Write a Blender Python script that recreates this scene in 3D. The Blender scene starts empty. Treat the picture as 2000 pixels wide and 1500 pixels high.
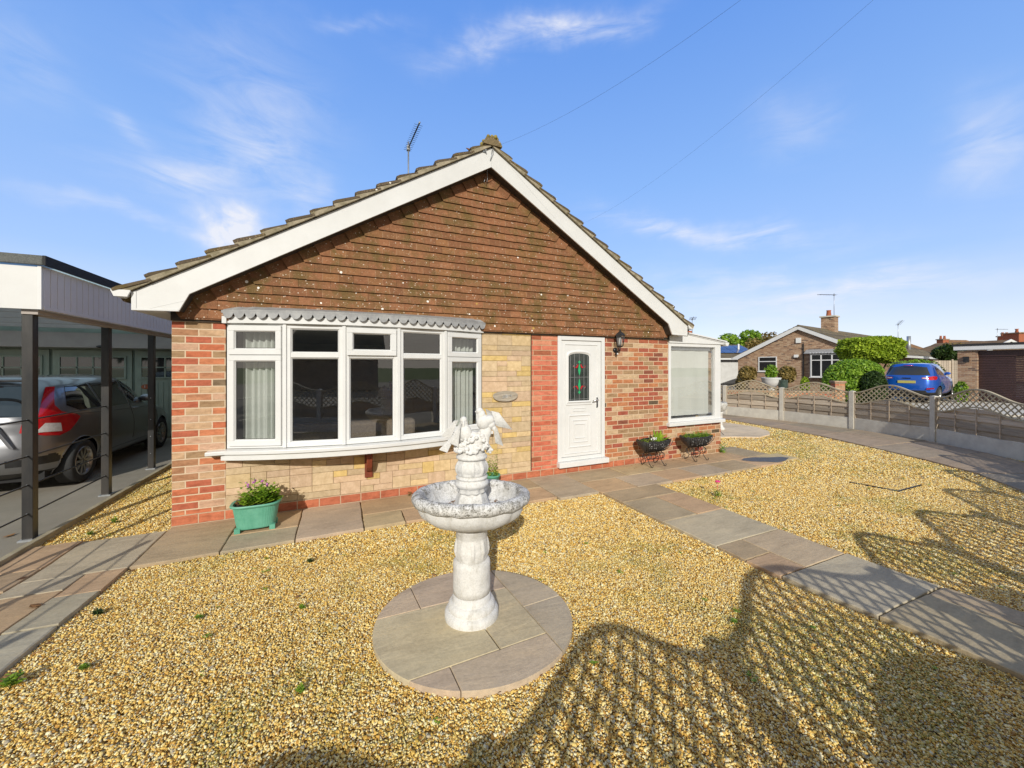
import bpy, bmesh, math, random
import numpy as np
from mathutils import Vector, Matrix, noise
random.seed(7); np.random.seed(7)
R=math.radians; PI=math.pi; sin=math.sin; cos=math.cos
SC=bpy.context.scene
COL=SC.collection
# ---------------------------------------------------------------- survey of the plot (house frame: X along the front wall, Y into the house)
YAW=R(24.3); CA,SA=cos(YAW),sin(YAW); EYE=(1.576,-4.96,1.63)
def K(X,d,z=0.0):                      # point X metres right and d metres ahead of the viewpoint
    return Vector((EYE[0]+X*CA+d*SA, EYE[1]-X*SA+d*CA, z))
def at(px,py,d):                       # survey sighting at distance d
    return K((px-1000)/740*d, d, EYE[2]+(716-py)/740*d)
def gnd(px,py,z=0.0):
    d=(EYE[2]-z)*740/(py-716); return K((px-1000)/740*d,d,z)
# ---------------------------------------------------------------- mesh builder
class MB:
    def __init__(s): s.v=[]; s.f=[]; s.c=[]; s.m=[]; s.sm=[]
    def add(s,vs,fs,col=(1,1,1),mi=0,smooth=False):
        o=len(s.v); s.v+= [tuple(v) for v in vs]
        for f in fs: s.f.append([i+o for i in f]); s.c.append(col); s.m.append(mi); s.sm.append(smooth)
    def box(s,x0,x1,y0,y1,z0,z1,col=(1,1,1),M=None,mi=0):
        vs=[Vector(p) for p in [(x0,y0,z0),(x1,y0,z0),(x1,y1,z0),(x0,y1,z0),(x0,y0,z1),(x1,y0,z1),(x1,y1,z1),(x0,y1,z1)]]
        if M is not None: vs=[M@v for v in vs]
        s.add(vs,[(0,3,2,1),(4,5,6,7),(0,1,5,4),(1,2,6,5),(2,3,7,6),(3,0,4,7)],col,mi)
    def prism(s,poly,a,b,axis='z',col=(1,1,1),mi=0):
        n=len(poly)
        def P(p,t): return {'z':(p[0],p[1],t),'y':(p[0],t,p[1]),'x':(t,p[0],p[1])}[axis]
        vs=[P(p,a) for p in poly]+[P(p,b) for p in poly]
        fs=[list(range(n))[::-1],list(range(n,2*n))]+[[i,(i+1)%n,n+(i+1)%n,n+i] for i in range(n)]
        s.add(vs,fs,col,mi)
    def tube(s,pts,r,n=8,col=(1,1,1),mi=0,cap=True,smooth=True):
        pts=[Vector(p) for p in pts]; rs=r if hasattr(r,'__len__') else [r]*len(pts)
        vs=[];fs=[]; up=None
        for i,p in enumerate(pts):
            t=(pts[min(i+1,len(pts)-1)]-pts[max(i-1,0)]).normalized()
            if up is None:
                up=Vector((0,0,1)) if abs(t.z)<.9 else Vector((1,0,0))
            a=t.cross(up).normalized(); b=a.cross(t).normalized(); up=b
            for k in range(n):
                q=2*PI*k/n; vs.append(p+(a*cos(q)+b*sin(q))*rs[i])
        for i in range(len(pts)-1):
            for k in range(n): fs.append((i*n+k,i*n+(k+1)%n,(i+1)*n+(k+1)%n,(i+1)*n+k))
        if cap: fs.append(list(range(n))[::-1]); fs.append(list(range((len(pts)-1)*n,len(pts)*n)))
        s.add(vs,fs,col,mi,smooth)
    def lathe(s,prof,n=48,fn=None,col=(1,1,1),mi=0,cap=True,o=(0,0,0),smooth=True):
        vs=[];fs=[]
        for (r,z) in prof:
            for k in range(n):
                q=2*PI*k/n; rr=fn(r,z,q) if fn else r
                vs.append((o[0]+rr*cos(q),o[1]+rr*sin(q),o[2]+z))
        m=len(prof)
        for i in range(m-1):
            for k in range(n): fs.append((i*n+k,i*n+(k+1)%n,(i+1)*n+(k+1)%n,(i+1)*n+k))
        if cap: fs.append(list(range(n))[::-1]); fs.append(list(range((m-1)*n,m*n)))
        s.add(vs,fs,col,mi,smooth)
    def ball(s,c,r,n=16,col=(1,1,1),mi=0,M=None):
        r=r if hasattr(r,'__len__') else (r,r,r); vs=[];fs=[];m=max(4,n//2)
        for i in range(m+1):
            a=-PI/2+PI*i/m
            for k in range(n):
                q=2*PI*k/n; v=Vector((r[0]*cos(a)*cos(q),r[1]*cos(a)*sin(q),r[2]*sin(a)))
                if M is not None: v=M@v
                vs.append(v+Vector(c))
        for i in range(m):
            for k in range(n): fs.append((i*n+k,i*n+(k+1)%n,(i+1)*n+(k+1)%n,(i+1)*n+k))
        s.add(vs,fs,col,mi,True)
    def build(s,name,mats,parent=None,loc=None,rotz=0,weld=False,bevel=0):
        me=bpy.data.meshes.new(name); me.from_pydata(s.v,[],s.f)
        if not isinstance(mats,(list,tuple)): mats=[mats]
        for m in mats: me.materials.append(m)
        me.polygons.foreach_set('material_index',s.m); me.polygons.foreach_set('use_smooth',s.sm)
        ca=me.color_attributes.new('Col','FLOAT_COLOR','CORNER')
        arr=np.ones((len(me.loops),4),dtype=np.float32)
        tot=np.array([len(f) for f in s.f]); arr[:,:3]=np.repeat(np.array(s.c,dtype=np.float32).reshape(-1,3),tot,axis=0)
        ca.data.foreach_set('color',arr.ravel())
        if weld:
            bm=bmesh.new(); bm.from_mesh(me); bmesh.ops.remove_doubles(bm,verts=bm.verts,dist=1e-5); bm.to_mesh(me); bm.free()
        me.update()
        o=bpy.data.objects.new(name,me); COL.objects.link(o)
        if parent is not None: o.parent=parent
        if loc is not None: o.location=loc
        o.rotation_euler=(0,0,rotz)
        if bevel:
            b=o.modifiers.new('b','BEVEL'); b.width=bevel; b.segments=2; b.limit_method='ANGLE'; b.angle_limit=R(40)
        return o
def thing(name,label,cat,loc=(0,0,0),rotz=0,group=None):
    o=bpy.data.objects.new(name,None); COL.objects.link(o); o.empty_display_size=.1
    o.location=loc; o.rotation_euler=(0,0,rotz); o['label']=label; o['category']=cat
    if group: o['group']=group
    return o
def tag(o,label,cat,group=None,kind=None):
    o['label']=label; o['category']=cat
    if group: o['group']=group
    if kind: o['kind']=kind
    return o
def struct(o,label=None):
    o['kind']='structure'
    if label: o['label']=label; o['category']=o.name.replace('_',' ').split('.')[0]
    return o
def copy_tree(o,parent=None):
    c=o.copy(); COL.objects.link(c); c.parent=parent
    for ch in [x for x in bpy.data.objects if x.parent==o]: copy_tree(ch,c)
    return c
# ---------------------------------------------------------------- materials
def srgb(r,g,b):
    f=lambda c:(c/255/12.92 if c/255<=.04045 else ((c/255+.055)/1.055)**2.4)
    return (f(r),f(g),f(b))
class NT:
    def __init__(s,name):
        s.m=bpy.data.materials.new(name); s.m.use_nodes=True; s.t=s.m.node_tree; s.t.nodes.clear()
        s.out=s.n('ShaderNodeOutputMaterial')
    def n(s,t,**kw):
        x=s.t.nodes.new(t)
        for k,v in kw.items():
            if k.startswith('_'): setattr(x,k[1:],v)
            else:
                key=k.replace('__',' ')
                x.inputs[key].default_value=v
        return x
    def l(s,a,b): s.t.links.new(a,b)
def val(t,a,b,op,clamp=False):
    n=t.nodes.new('ShaderNodeMath'); n.operation=op; n.use_clamp=clamp
    for i,x in enumerate((a,b)):
        if x is None: continue
        if isinstance(x,(int,float)): n.inputs[i].default_value=x
        else: t.links.new(x,n.inputs[i])
    return n.outputs[0]
def mixc(t,f,a,b,mode='MIX'):
    n=t.nodes.new('ShaderNodeMix'); n.data_type='RGBA'; n.blend_type=mode
    for i,x in ((0,f),(6,a),(7,b)):
        if isinstance(x,(int,float)): n.inputs[i].default_value=x
        elif isinstance(x,tuple): n.inputs[i].default_value=(*x[:3],1)
        else: t.links.new(x,n.inputs[i])
    return n.outputs[2]
def ramp(t,fac,stops,interp='LINEAR'):
    n=t.nodes.new('ShaderNodeValToRGB'); n.color_ramp.interpolation=interp
    e=n.color_ramp.elements
    while len(e)<len(stops): e.new(.5)
    for i,(p,c) in enumerate(stops):
        e[i].position=p; e[i].color=(*c,1) if len(c)==3 else c
    t.links.new(fac,n.inputs[0]); return n.outputs[0]
def coords(N,obj=True,scale=None,vec=None):
    tc=N.n('ShaderNodeTexCoord'); v=tc.outputs['Object' if obj else 'Generated']
    if vec is not None: v=vec
    if scale:
        mp=N.n('ShaderNodeMapping'); mp.inputs['Scale'].default_value=scale; N.l(v,mp.inputs['Vector']); v=mp.outputs[0]
    return v
def noi(N,scale,detail=5,rough=.6,vec=None,dist=0):
    n=N.n('ShaderNodeTexNoise',Scale=scale,Detail=detail,Roughness=rough,Distortion=dist)
    if vec is None: vec=coords(N)
    N.l(vec,n.inputs['Vector']); return n.outputs['Fac']
def pm(name,col,col2=None,scale=6,rough=.6,bump=.15,bscale=60,metal=0,attr=False,spec=.5,stretch=None,dist=.01,coat=0,lo=.35,hi=.65,trans=0):
    N=NT(name); t=N.t; v=coords(N,scale=stretch)
    b=N.n('ShaderNodeBsdfPrincipled',Roughness=rough,Metallic=metal); b.inputs['Specular IOR Level'].default_value=spec
    b.inputs['Coat Weight'].default_value=coat
    if col2 is None: col2=tuple(c*.8 for c in col)
    f=noi(N,scale,6,.65,v); c=ramp(t,f,[(lo,col),(hi,col2)])
    if attr:
        a=N.n('ShaderNodeAttribute'); a.attribute_name='Col'; c=mixc(t,1.0,c,a.outputs['Color'],'MULTIPLY')
    N.l(c,b.inputs['Base Color'])
    if bump:
        h=noi(N,bscale,4,.6,v); bn=N.n('ShaderNodeBump',Strength=bump,Distance=dist); N.l(h,bn.inputs['Height']); N.l(bn.outputs[0],b.inputs['Normal'])
    if trans:
        tr=N.n('ShaderNodeBsdfTranslucent'); N.l(c,tr.inputs['Color']); mx=N.n('ShaderNodeMixShader'); mx.inputs[0].default_value=trans
        N.l(b.outputs[0],mx.inputs[1]); N.l(tr.outputs[0],mx.inputs[2]); N.l(mx.outputs[0],N.out.inputs[0])
    else: N.l(b.outputs[0],N.out.inputs[0])
    return N.m
def brickm(name,stops,mortar,bw=.225,rh=.075,ms=.006,off=.5,plane='xz',dirt=.25,shift=(0,0)):
    N=NT(name); t=N.t
    tc=N.n('ShaderNodeTexCoord'); sp=N.n('ShaderNodeSeparateXYZ'); N.l(tc.outputs['Object'],sp.inputs[0])
    cb=N.n('ShaderNodeCombineXYZ'); a={'xz':0,'yz':1}[plane]
    N.l(val(t,sp.outputs[a],shift[0],'ADD'),cb.inputs[0]); N.l(val(t,sp.outputs[2],shift[1],'ADD'),cb.inputs[1])
    # slightly uneven courses
    nw=N.n('ShaderNodeTexNoise',Scale=14.0,Detail=2.0); N.l(cb.outputs[0],nw.inputs['Vector'])
    vs=N.n('ShaderNodeVectorMath',_operation='SCALE'); N.l(nw.outputs['Color'],vs.inputs[0]); vs.inputs['Scale'].default_value=.006
    va=N.n('ShaderNodeVectorMath',_operation='ADD'); N.l(cb.outputs[0],va.inputs[0]); N.l(vs.outputs[0],va.inputs[1])
    bt=N.n('ShaderNodeTexBrick'); bt.offset=off; bt.inputs['Color1'].default_value=(0,0,0,1); bt.inputs['Color2'].default_value=(1,1,1,1); bt.inputs['Mortar'].default_value=(.5,.5,.5,1)
    bt.inputs['Scale'].default_value=1; bt.inputs['Mortar Size'].default_value=ms*.85; bt.inputs['Mortar Smooth'].default_value=.12
    bt.inputs['Brick Width'].default_value=bw; bt.inputs['Row Height'].default_value=rh; N.l(va.outputs[0],bt.inputs['Vector'])
    sx=N.n('ShaderNodeSeparateColor'); N.l(bt.outputs['Color'],sx.inputs[0])
    c=ramp(t,sx.outputs[0],stops,'CONSTANT'); nb_=noi(N,17,3,.6,coords(N,scale=(.5,1,1.4))); c=mixc(t,.55,c,ramp(t,nb_,[(.32,(.62,.55,.5)),(.5,(1,1,1)),(.7,(1.3,1.32,1.35))]),'MULTIPLY')
    n1=noi(N,35,6,.7); c=mixc(t,dirt,c,ramp(t,n1,[(.3,(.25,.2,.17)),(.7,(1.3,1.25,1.15))]),'MULTIPLY')
    n2=noi(N,3,5,.7); c=mixc(t,dirt*.8,c,ramp(t,n2,[(.3,(.55,.5,.45)),(.65,(1.15,1.1,1.1))]),'MULTIPLY')
    n3=noi(N,90,3,.6); mc=mixc(t,n3,mortar,tuple(x*.7 for x in mortar))
    c=mixc(t,bt.outputs['Fac'],c,mc)
    b=N.n('ShaderNodeBsdfPrincipled',Roughness=.9); b.inputs['Specular IOR Level'].default_value=.2; N.l(c,b.inputs['Base Color'])
    h=val(t,val(t,1,bt.outputs['Fac'],'SUBTRACT'),val(t,noi(N,120,4,.7),.35,'MULTIPLY'),'ADD')
    bn=N.n('ShaderNodeBump',Strength=.75,Distance=.008); N.l(h,bn.inputs['Height']); N.l(bn.outputs[0],b.inputs['Normal'])
    N.l(b.outputs[0],N.out.inputs[0]); return N.m
def glassm(name,tint=(.95,.96,.95),refl=1.0,rough=0.0):
    N=NT(name); fr=N.n('ShaderNodeFresnel',IOR=1.55); ge=N.n('ShaderNodeNewGeometry'); N.l(val(N.t,1.55,val(N.t,ge.outputs['Backfacing'],-2.0,'MULTIPLY'),'ADD') if False else val(N.t,1.55,val(N.t,1,val(N.t,ge.outputs['Backfacing'],2,'MULTIPLY'),'SUBTRACT'),'POWER'),fr.inputs['IOR']); tr=N.n('ShaderNodeBsdfTransparent'); tr.inputs[0].default_value=(*tint,1)
    gl=N.n('ShaderNodeBsdfGlossy',Roughness=rough); gl.inputs[0].default_value=(1,1,1,1)
    mx=N.n('ShaderNodeMixShader'); N.l(val(N.t,val(N.t,fr.outputs[0],3.3*refl,'MULTIPLY',True),None,'ABSOLUTE'),mx.inputs[0])
    # very slight waviness of the panes
    bn=N.n('ShaderNodeBump',Strength=.03,Distance=.01); N.l(noi(N,3,1,.5),bn.inputs['Height']); N.l(bn.outputs[0],gl.inputs['Normal'])
    N.l(tr.outputs[0],mx.inputs[1]); N.l(gl.outputs[0],mx.inputs[2]); N.l(mx.outputs[0],N.out.inputs[0]); return N.m
def leafm(name,c1,c2,rough=.45,tr=.3):
    N=NT(name); t=N.t; a=N.n('ShaderNodeAttribute'); a.attribute_name='Col'
    sp=N.n('ShaderNodeSeparateColor'); N.l(a.outputs['Color'],sp.inputs[0])
    c=ramp(t,sp.outputs[0],[(0,c1),(1,c2)])
    b=N.n('ShaderNodeBsdfPrincipled',Roughness=rough); b.inputs['Specular IOR Level'].default_value=.35; N.l(c,b.inputs['Base Color'])
    tl=N.n('ShaderNodeBsdfTranslucent'); N.l(c,tl.inputs[0]); mx=N.n('ShaderNodeMixShader'); mx.inputs[0].default_value=tr
    N.l(b.outputs[0],mx.inputs[1]); N.l(tl.outputs[0],mx.inputs[2]); N.l(mx.outputs[0],N.out.inputs[0]); return N.m
def stonem():
    N=NT('white cast stone'); t=N.t; v=coords(N)
    a=N.n('ShaderNodeAttribute'); a.attribute_name='Col'; sp=N.n('ShaderNodeSeparateColor'); N.l(a.outputs['Color'],sp.inputs[0]); L=sp.outputs[0]  # amount of lichen
    base=ramp(t,noi(N,9,6,.7),[(.3,(.66,.645,.60)),(.5,(.74,.725,.69)),(.7,(.58,.56,.51))])
    grime=ramp(t,noi(N,22,8,.75,v,1.0),[(.46,(0,0,0)),(.62,(1,1,1))])
    spk=ramp(t,noi(N,110,4,.7),[(.5,(0,0,0)),(.6,(1,1,1))])
    g2=mixc(t,.5,grime,spk); g=mixc(t,L,(0,0,0),g2)
    sg=N.n('ShaderNodeSeparateColor'); N.l(g,sg.inputs[0])
    c=mixc(t,val(t,sg.outputs[0],1.35,'MULTIPLY',True),base,(.15,.135,.105))
    st=ramp(t,noi(N,14,7,.75,coords(N,scale=(1.6,1.6,.35))),[(.55,(0,0,0)),(.72,(.6,.6,.6))])
    ss=N.n('ShaderNodeSeparateColor'); N.l(st,ss.inputs[0]); c=mixc(t,ss.outputs[0],c,(.38,.35,.28))
    spk2=ramp(t,noi(N,150,3,.7),[(.62,(0,0,0)),(.68,(.45,.45,.45))]); s2=N.n('ShaderNodeSeparateColor'); N.l(spk2,s2.inputs[0]); c=mixc(t,s2.outputs[0],c,(.2,.18,.15))
    b=N.n('ShaderNodeBsdfPrincipled',Roughness=.85); b.inputs['Specular IOR Level'].default_value=.25; N.l(c,b.inputs['Base Color'])
    h=val(t,noi(N,60,6,.7),val(t,noi(N,12,4,.6),.8,'MULTIPLY'),'ADD'); bn=N.n('ShaderNodeBump',Strength=.5,Distance=.006); N.l(h,bn.inputs['Height']); N.l(bn.outputs[0],b.inputs['Normal'])
    N.l(b.outputs[0],N.out.inputs[0]); return N.m
def slabm():
    N=NT('sandstone paving'); t=N.t; a=N.n('ShaderNodeAttribute'); a.attribute_name='Col'
    v=coords(N,scale=(1,3.2,1)); f=noi(N,2.2,7,.68,v,.8); c=mixc(t,.55,a.outputs['Color'],ramp(t,f,[(.25,(.55,.52,.5)),(.5,(1,1,1)),(.75,(1.25,1.18,1.05))]),'MULTIPLY')
    f2=noi(N,45,5,.7); c=mixc(t,.35,c,ramp(t,f2,[(.3,(.6,.6,.6)),(.7,(1.25,1.25,1.25))]),'MULTIPLY')
    f3=noi(N,1.1,6,.75); c=mixc(t,.5,c,ramp(t,f3,[(.35,(.7,.68,.66)),(.6,(1.08,1.06,1.04))]),'MULTIPLY')
    b=N.n('ShaderNodeBsdfPrincipled',Roughness=.9); b.inputs['Specular IOR Level'].default_value=.1; N.l(c,b.inputs['Base Color'])
    h=val(t,noi(N,2.5,7,.65,v,.8),val(t,noi(N,70,4,.6),.12,'MULTIPLY'),'ADD'); bn=N.n('ShaderNodeBump',Strength=.55,Distance=.012); N.l(h,bn.inputs['Height']); N.l(bn.outputs[0],b.inputs['Normal'])
    N.l(b.outputs[0],N.out.inputs[0]); return N.m
GST=[(0,(.26,.13,.026)),(.1,(.46,.24,.045)),(.25,(.68,.41,.08)),(.42,(.82,.55,.14)),(.58,(.88,.66,.22)),(.74,(.92,.77,.37)),(.88,(.92,.85,.56)),(.97,(.42,.36,.26))]
def gravelm():
    N=NT('gravel bed'); t=N.t; v=coords(N)
    vo=N.n('ShaderNodeTexVoronoi',Scale=95.0); N.l(v,vo.inputs['Vector'])
    sp=N.n('ShaderNodeSeparateColor'); N.l(vo.outputs['Color'],sp.inputs[0])
    c=ramp(t,sp.outputs[0],GST)
    d=ramp(t,vo.outputs['Distance'],[(.0,(1,1,1)),(.45,(.9,.9,.9)),(.75,(.25,.22,.18))]); c=mixc(t,.9,c,d,'MULTIPLY')
    m=ramp(t,noi(N,1.1,6,.7),[(.52,(0,0,0)),(.66,(1,1,1))]); m2=ramp(t,noi(N,60,3,.7),[(.5,(0,0,0)),(.58,(.6,.6,.6))])
    mm=N.n('ShaderNodeSeparateColor'); N.l(mixc(t,1.0,m,m2,'MULTIPLY'),mm.inputs[0]); c=mixc(t,mm.outputs[0],c,(.14,.17,.04))
    b=N.n('ShaderNodeBsdfPrincipled',Roughness=.8); b.inputs['Specular IOR Level'].default_value=.3; N.l(c,b.inputs['Base Color'])
    bn=N.n('ShaderNodeBump',Strength=1.0,Distance=.012,_invert=True); N.l(vo.outputs['Distance'],bn.inputs['Height']); N.l(bn.outputs[0],b.inputs['Normal'])
    N.l(b.outputs[0],N.out.inputs[0]); return N.m
def pebblem():
    N=NT('pebble'); t=N.t; oi=N.n('ShaderNodeObjectInfo'); a=N.n('ShaderNodeAttribute'); a.attribute_name='tone'; a.attribute_type='INSTANCER'
    c=ramp(t,a.outputs['Fac'],GST); a2=N.n('ShaderNodeAttribute'); a2.attribute_name='moss'; a2.attribute_type='INSTANCER'; c=mixc(t,a2.outputs['Fac'],c,(.26,.27,.045)); c=mixc(t,.5,c,ramp(t,noi(N,1.5,4,.6),[(.3,(.75,.7,.6)),(.7,(1.2,1.2,1.15))]),'MULTIPLY')
    b=N.n('ShaderNodeBsdfPrincipled',Roughness=.55); b.inputs['Specular IOR Level'].default_value=.4; N.l(c,b.inputs['Base Color']); N.l(b.outputs[0],N.out.inputs[0]); return N.m
def tilem(name,attr=True,moss=.3):
    N=NT(name); t=N.t; a=N.n('ShaderNodeAttribute'); a.attribute_name='Col'; c=a.outputs['Color']
    c=mixc(t,.6,c,ramp(t,noi(N,25,7,.75),[(.3,(.5,.45,.42)),(.7,(1.35,1.25,1.2))]),'MULTIPLY')
    mk=ramp(t,noi(N,3.5,6,.75),[(.48,(0,0,0)),(.62,(moss,)*3)]); s1=N.n('ShaderNodeSeparateColor'); N.l(mk,s1.inputs[0]); c=mixc(t,s1.outputs[0],c,(.12,.085,.025))
    # fine pale lichen speckle and larger white lichen rosettes
    zs_=N.n('ShaderNodeSeparateXYZ'); N.l(coords(N),zs_.inputs[0]); zz_=zs_.outputs[2]
    for sc,th,sel_,al,cc in ((120,.30,.62,.4,(.40,.27,.16)),(60,.28,.78,.5,(.46,.33,.21)),(24,.16,.74,.8,(.66,.56,.44)),(9,.10,.72,.95,(.80,.74,.64)),(5.3,.075,.72,1,(.86,.81,.72)),(6.1,.12,.86,.8,(.50,.33,.08))):
        vo=N.n('ShaderNodeTexVoronoi',Scale=float(sc)); N.l(coords(N),vo.inputs['Vector'])
        wob=val(t,val(t,noi(N,sc*3.0,3,.6),.5,'SUBTRACT'),th*1.3,'MULTIPLY'); dd=val(t,vo.outputs['Distance'],wob,'ADD')
        f=val(t,dd,th,'LESS_THAN'); sel=N.n('ShaderNodeSeparateColor'); N.l(vo.outputs['Color'],sel.inputs[0])
        f=val(t,val(t,f,val(t,sel.outputs[1],(val(t,val(t,val(t,zz_,2.1,'SUBTRACT'),.14,'MULTIPLY'),sel_-.12,'ADD') if sc<30 else sel_),'GREATER_THAN'),'MULTIPLY'),al,'MULTIPLY'); c=mixc(t,f,c,cc)
    b=N.n('ShaderNodeBsdfPrincipled',Roughness=.85); b.inputs['Specular IOR Level'].default_value=.25; N.l(c,b.inputs['Base Color'])
    bn=N.n('ShaderNodeBump',Strength=.5,Distance=.005); N.l(noi(N,70,5,.7),bn.inputs['Height']); N.l(bn.outputs[0],b.inputs['Normal'])
    N.l(b.outputs[0],N.out.inputs[0]); return N.m
def carpaint(name,col,metal=.6):
    N=NT(name); b=N.n('ShaderNodeBsdfPrincipled',Roughness=.3,Metallic=metal); b.inputs['Coat Weight'].default_value=1; b.inputs['Coat Roughness'].default_value=.04
    N.l(mixc(N.t,noi(N,400,2,.5),col,tuple(c*.85 for c in col)),b.inputs['Base Color']); N.l(b.outputs[0],N.out.inputs[0]); return N.m
M={}
M['upvc']=pm('white upvc',(.72,.72,.705),(.67,.67,.65),3,.32,.02,30)
M['upvc_barge']=pm('white barge board',(.70,.70,.68),(.64,.635,.61),2,.4,.03,20,stretch=(1,1,1))
M['brickA']=brickm('red and buff stock brick',[(0,(.54,.17,.085)),(.15,(.58,.22,.11)),(.28,(.42,.22,.12)),(.4,(.57,.38,.23)),(.55,(.38,.25,.14)),(.64,(.47,.14,.08)),(.76,(.58,.37,.25)),(.9,(.52,.25,.14)),(.96,(.22,.16,.10))],(.76,.58,.40),ms=.0075,shift=(.113,0))
M['brickB']=brickm('bright red brick',[(0,(.60,.175,.105)),(.3,(.63,.21,.13)),(.6,(.55,.155,.09)),(.8,(.66,.28,.17)),(.94,(.38,.13,.07))],(.62,.44,.27),bw=.30,off=.45,shift=(.2,0))
M['brickC']=brickm('mixed multi brick',[(0,(.42,.135,.075)),(.15,(.49,.205,.095)),(.28,(.26,.095,.06)),(.38,(.47,.285,.17)),(.52,(.58,.42,.26)),(.66,(.38,.25,.14)),(.78,(.50,.215,.105)),(.86,(.38,.11,.07)),(.96,(.13,.095,.06))],(.76,.56,.37),ms=.0072,bw=.222,shift=(.05,0))
M['brickP']=brickm('red plinth brick',[(0,(.54,.18,.095)),(.5,(.48,.155,.085)),(.8,(.57,.23,.13))],(.62,.46,.31),bw=.225,rh=.1,off=0)
M['brickN']=brickm('brown neighbour brick',[(0,(.40,.25,.155)),(.3,(.46,.31,.20)),(.55,(.33,.20,.13)),(.75,(.50,.36,.24)),(.93,(.18,.12,.09))],(.55,.46,.35))
M['brickNy']=brickm('brown neighbour brick side',[(0,(.30,.17,.10)),(.3,(.36,.22,.13)),(.55,(.24,.13,.08)),(.75,(.40,.27,.17))],(.42,.35,.26),plane='yz')
M['stone']=pm('walling stone',(1.05,1.05,1.05),(.82,.79,.74),14,.9,.5,55,attr=True,spec=.2)
M['mortar']=pm('pale mortar',(.50,.41,.28),(.42,.35,.24),20,.95,.4,90)
M['tile']=tilem('hanging tiles',moss=.75)
M['rooft']=tilem('roof tiles',moss=.9)
M['roofn']=pm('neighbour roof',(.10,.08,.05),(.18,.14,.075),1.5,.9,.5,30,attr=True)
M['vmortar']=pm('verge mortar',(.40,.34,.24),(.20,.17,.10),12,.95,.8,45)
M['lead']=pm('lead sheet',(.25,.25,.25),(.36,.36,.35),12,.65,.4,40)
M['black']=pm('black satin metal',(.012,.012,.013),(.03,.03,.03),8,.4,.1,60)
M['blackpost']=pm('black painted timber',(.02,.021,.022),(.05,.045,.04),5,.35,.2,30,stretch=(1,1,.2))
M['dark']=pm('dark void',(.01,.01,.01),(.015,.015,.015),4,.8,0)
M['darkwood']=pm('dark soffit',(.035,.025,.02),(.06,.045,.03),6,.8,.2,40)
M['redwood']=pm('red brown timber',(.24,.05,.02),(.15,.03,.012),7,.5,.3,50,stretch=(4,4,1))
M['glass']=glassm('window glass')
M['roomwall']=pm('room plaster',(.50,.48,.42),(.42,.40,.35),3,.9,0)
M['roomfloor']=pm('room carpet',(.22,.18,.14),(.15,.12,.10),30,.95,.2)
M['curtain']=pm('curtain cloth',(.80,.83,.77),(.73,.76,.70),5,.9,.1,80,trans=.35)
M['blind']=pm('roller blind',(.80,.81,.76),(.75,.76,.71),3,.8,.15,150,trans=.2)
M['slab']=slabm()
M['gravel']=gravelm(); M['pebble']=pebblem()
M['asphalt']=pm('asphalt',(.30,.265,.21),(.235,.21,.165),1.2,.92,.8,220,dist=.006)
M['concrete']=pm('concrete',(.64,.60,.51),(.52,.48,.41),5,.9,.4,120)
M['kerb']=pm('kerb concrete',(.42,.36,.24),(.28,.24,.15),6,.95,.5,90)
M['stonew']=stonem()
M['wood']=pm('weathered fence wood',(.36,.285,.21),(.50,.425,.33),3,.85,.5,30,stretch=(.5,1,8),attr=True)
M['lattice']=pm('lattice wood',(.38,.31,.20),(.50,.43,.30),5,.85,.3,40)
M['grass']=pm('verge grass',(.07,.12,.025),(.12,.15,.04),8,.95,.6,60)
M['soil']=pm('soil',(.05,.035,.022),(.02,.015,.01),30,.95,1,80)
M['render']=pm('white render',(.62,.61,.58),(.52,.51,.48),2,.9,.2,90)
M['leaf']=leafm('fresh leaf',(.08,.18,.015),(.40,.58,.05))
M['leafhedge']=leafm('hedge leaf',(.10,.22,.015),(.38,.56,.06),.4,.35)
M['leafgold']=leafm('golden conifer',(.16,.26,.012),(.46,.58,.04),.6)
M['leafdark']=leafm('dark leaf',(.02,.045,.01),(.07,.12,.025))
M['leafautumn']=leafm('autumn leaf',(.16,.12,.03),(.42,.30,.10))
M['dead']=leafm('dead leaf',(.10,.045,.02),(.42,.22,.08),.8,.1)
M['bark']=pm('bark',(.10,.075,.05),(.05,.035,.025),9,.95,.8,30)
M['pink']=pm('pink petal',(.65,.02,.16),(.8,.1,.3),20,.6,0)
M['purple']=pm('purple petal',(.45,.08,.42),(.6,.2,.55),20,.6,0)
M['white']=pm('white petal',(.8,.8,.78),(.7,.7,.66),20,.6,0)
M['greenpot']=pm('green plastic',(.095,.33,.22),(.14,.40,.28),9,.5,.1,60)
M['basket']=pm('black basket',(.012,.012,.014),(.05,.05,.05),30,.45,.8,55,dist=.01)
M['fleck']=pm('flaked lining',(.7,.7,.68),(.4,.4,.4),20,.8,.3)
M['rubber']=pm('rubber',(.018,.018,.018),(.03,.03,.03),10,.8,.2,80)
M['alloy']=pm('alloy',(.55,.54,.52),(.4,.39,.38),6,.3,0,metal=.9)
M['silver']=carpaint('silver paint',(.30,.30,.31),.85); M['blue']=carpaint('blue paint',(.005,.10,.52),.3)
M['carglass']=pm('dark car glass',(.012,.014,.016),(.02,.022,.024),2,.03,0,spec=.9,coat=1)
M['redlens']=pm('red lens',(.55,.006,.012),(.4,.004,.01),8,.12,0,coat=1)
M['clearlens']=pm('clear lens',(.6,.55,.52),(.75,.7,.7),30,.12,.2,120,coat=1)
M['chrome']=pm('chrome',(.8,.8,.8),(.7,.7,.7),6,.12,0,metal=1)
M['plateY']=pm('yellow number plate',(.50,.44,.12),(.44,.40,.12),20,.5,0)
M['steel']=pm('galvanised steel',(.5,.52,.54),(.35,.37,.38),20,.4,.1,60,metal=.7)
M['felt']=pm('roof felt',(.10,.11,.105),(.22,.225,.21),120,.95,1,200)
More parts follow.
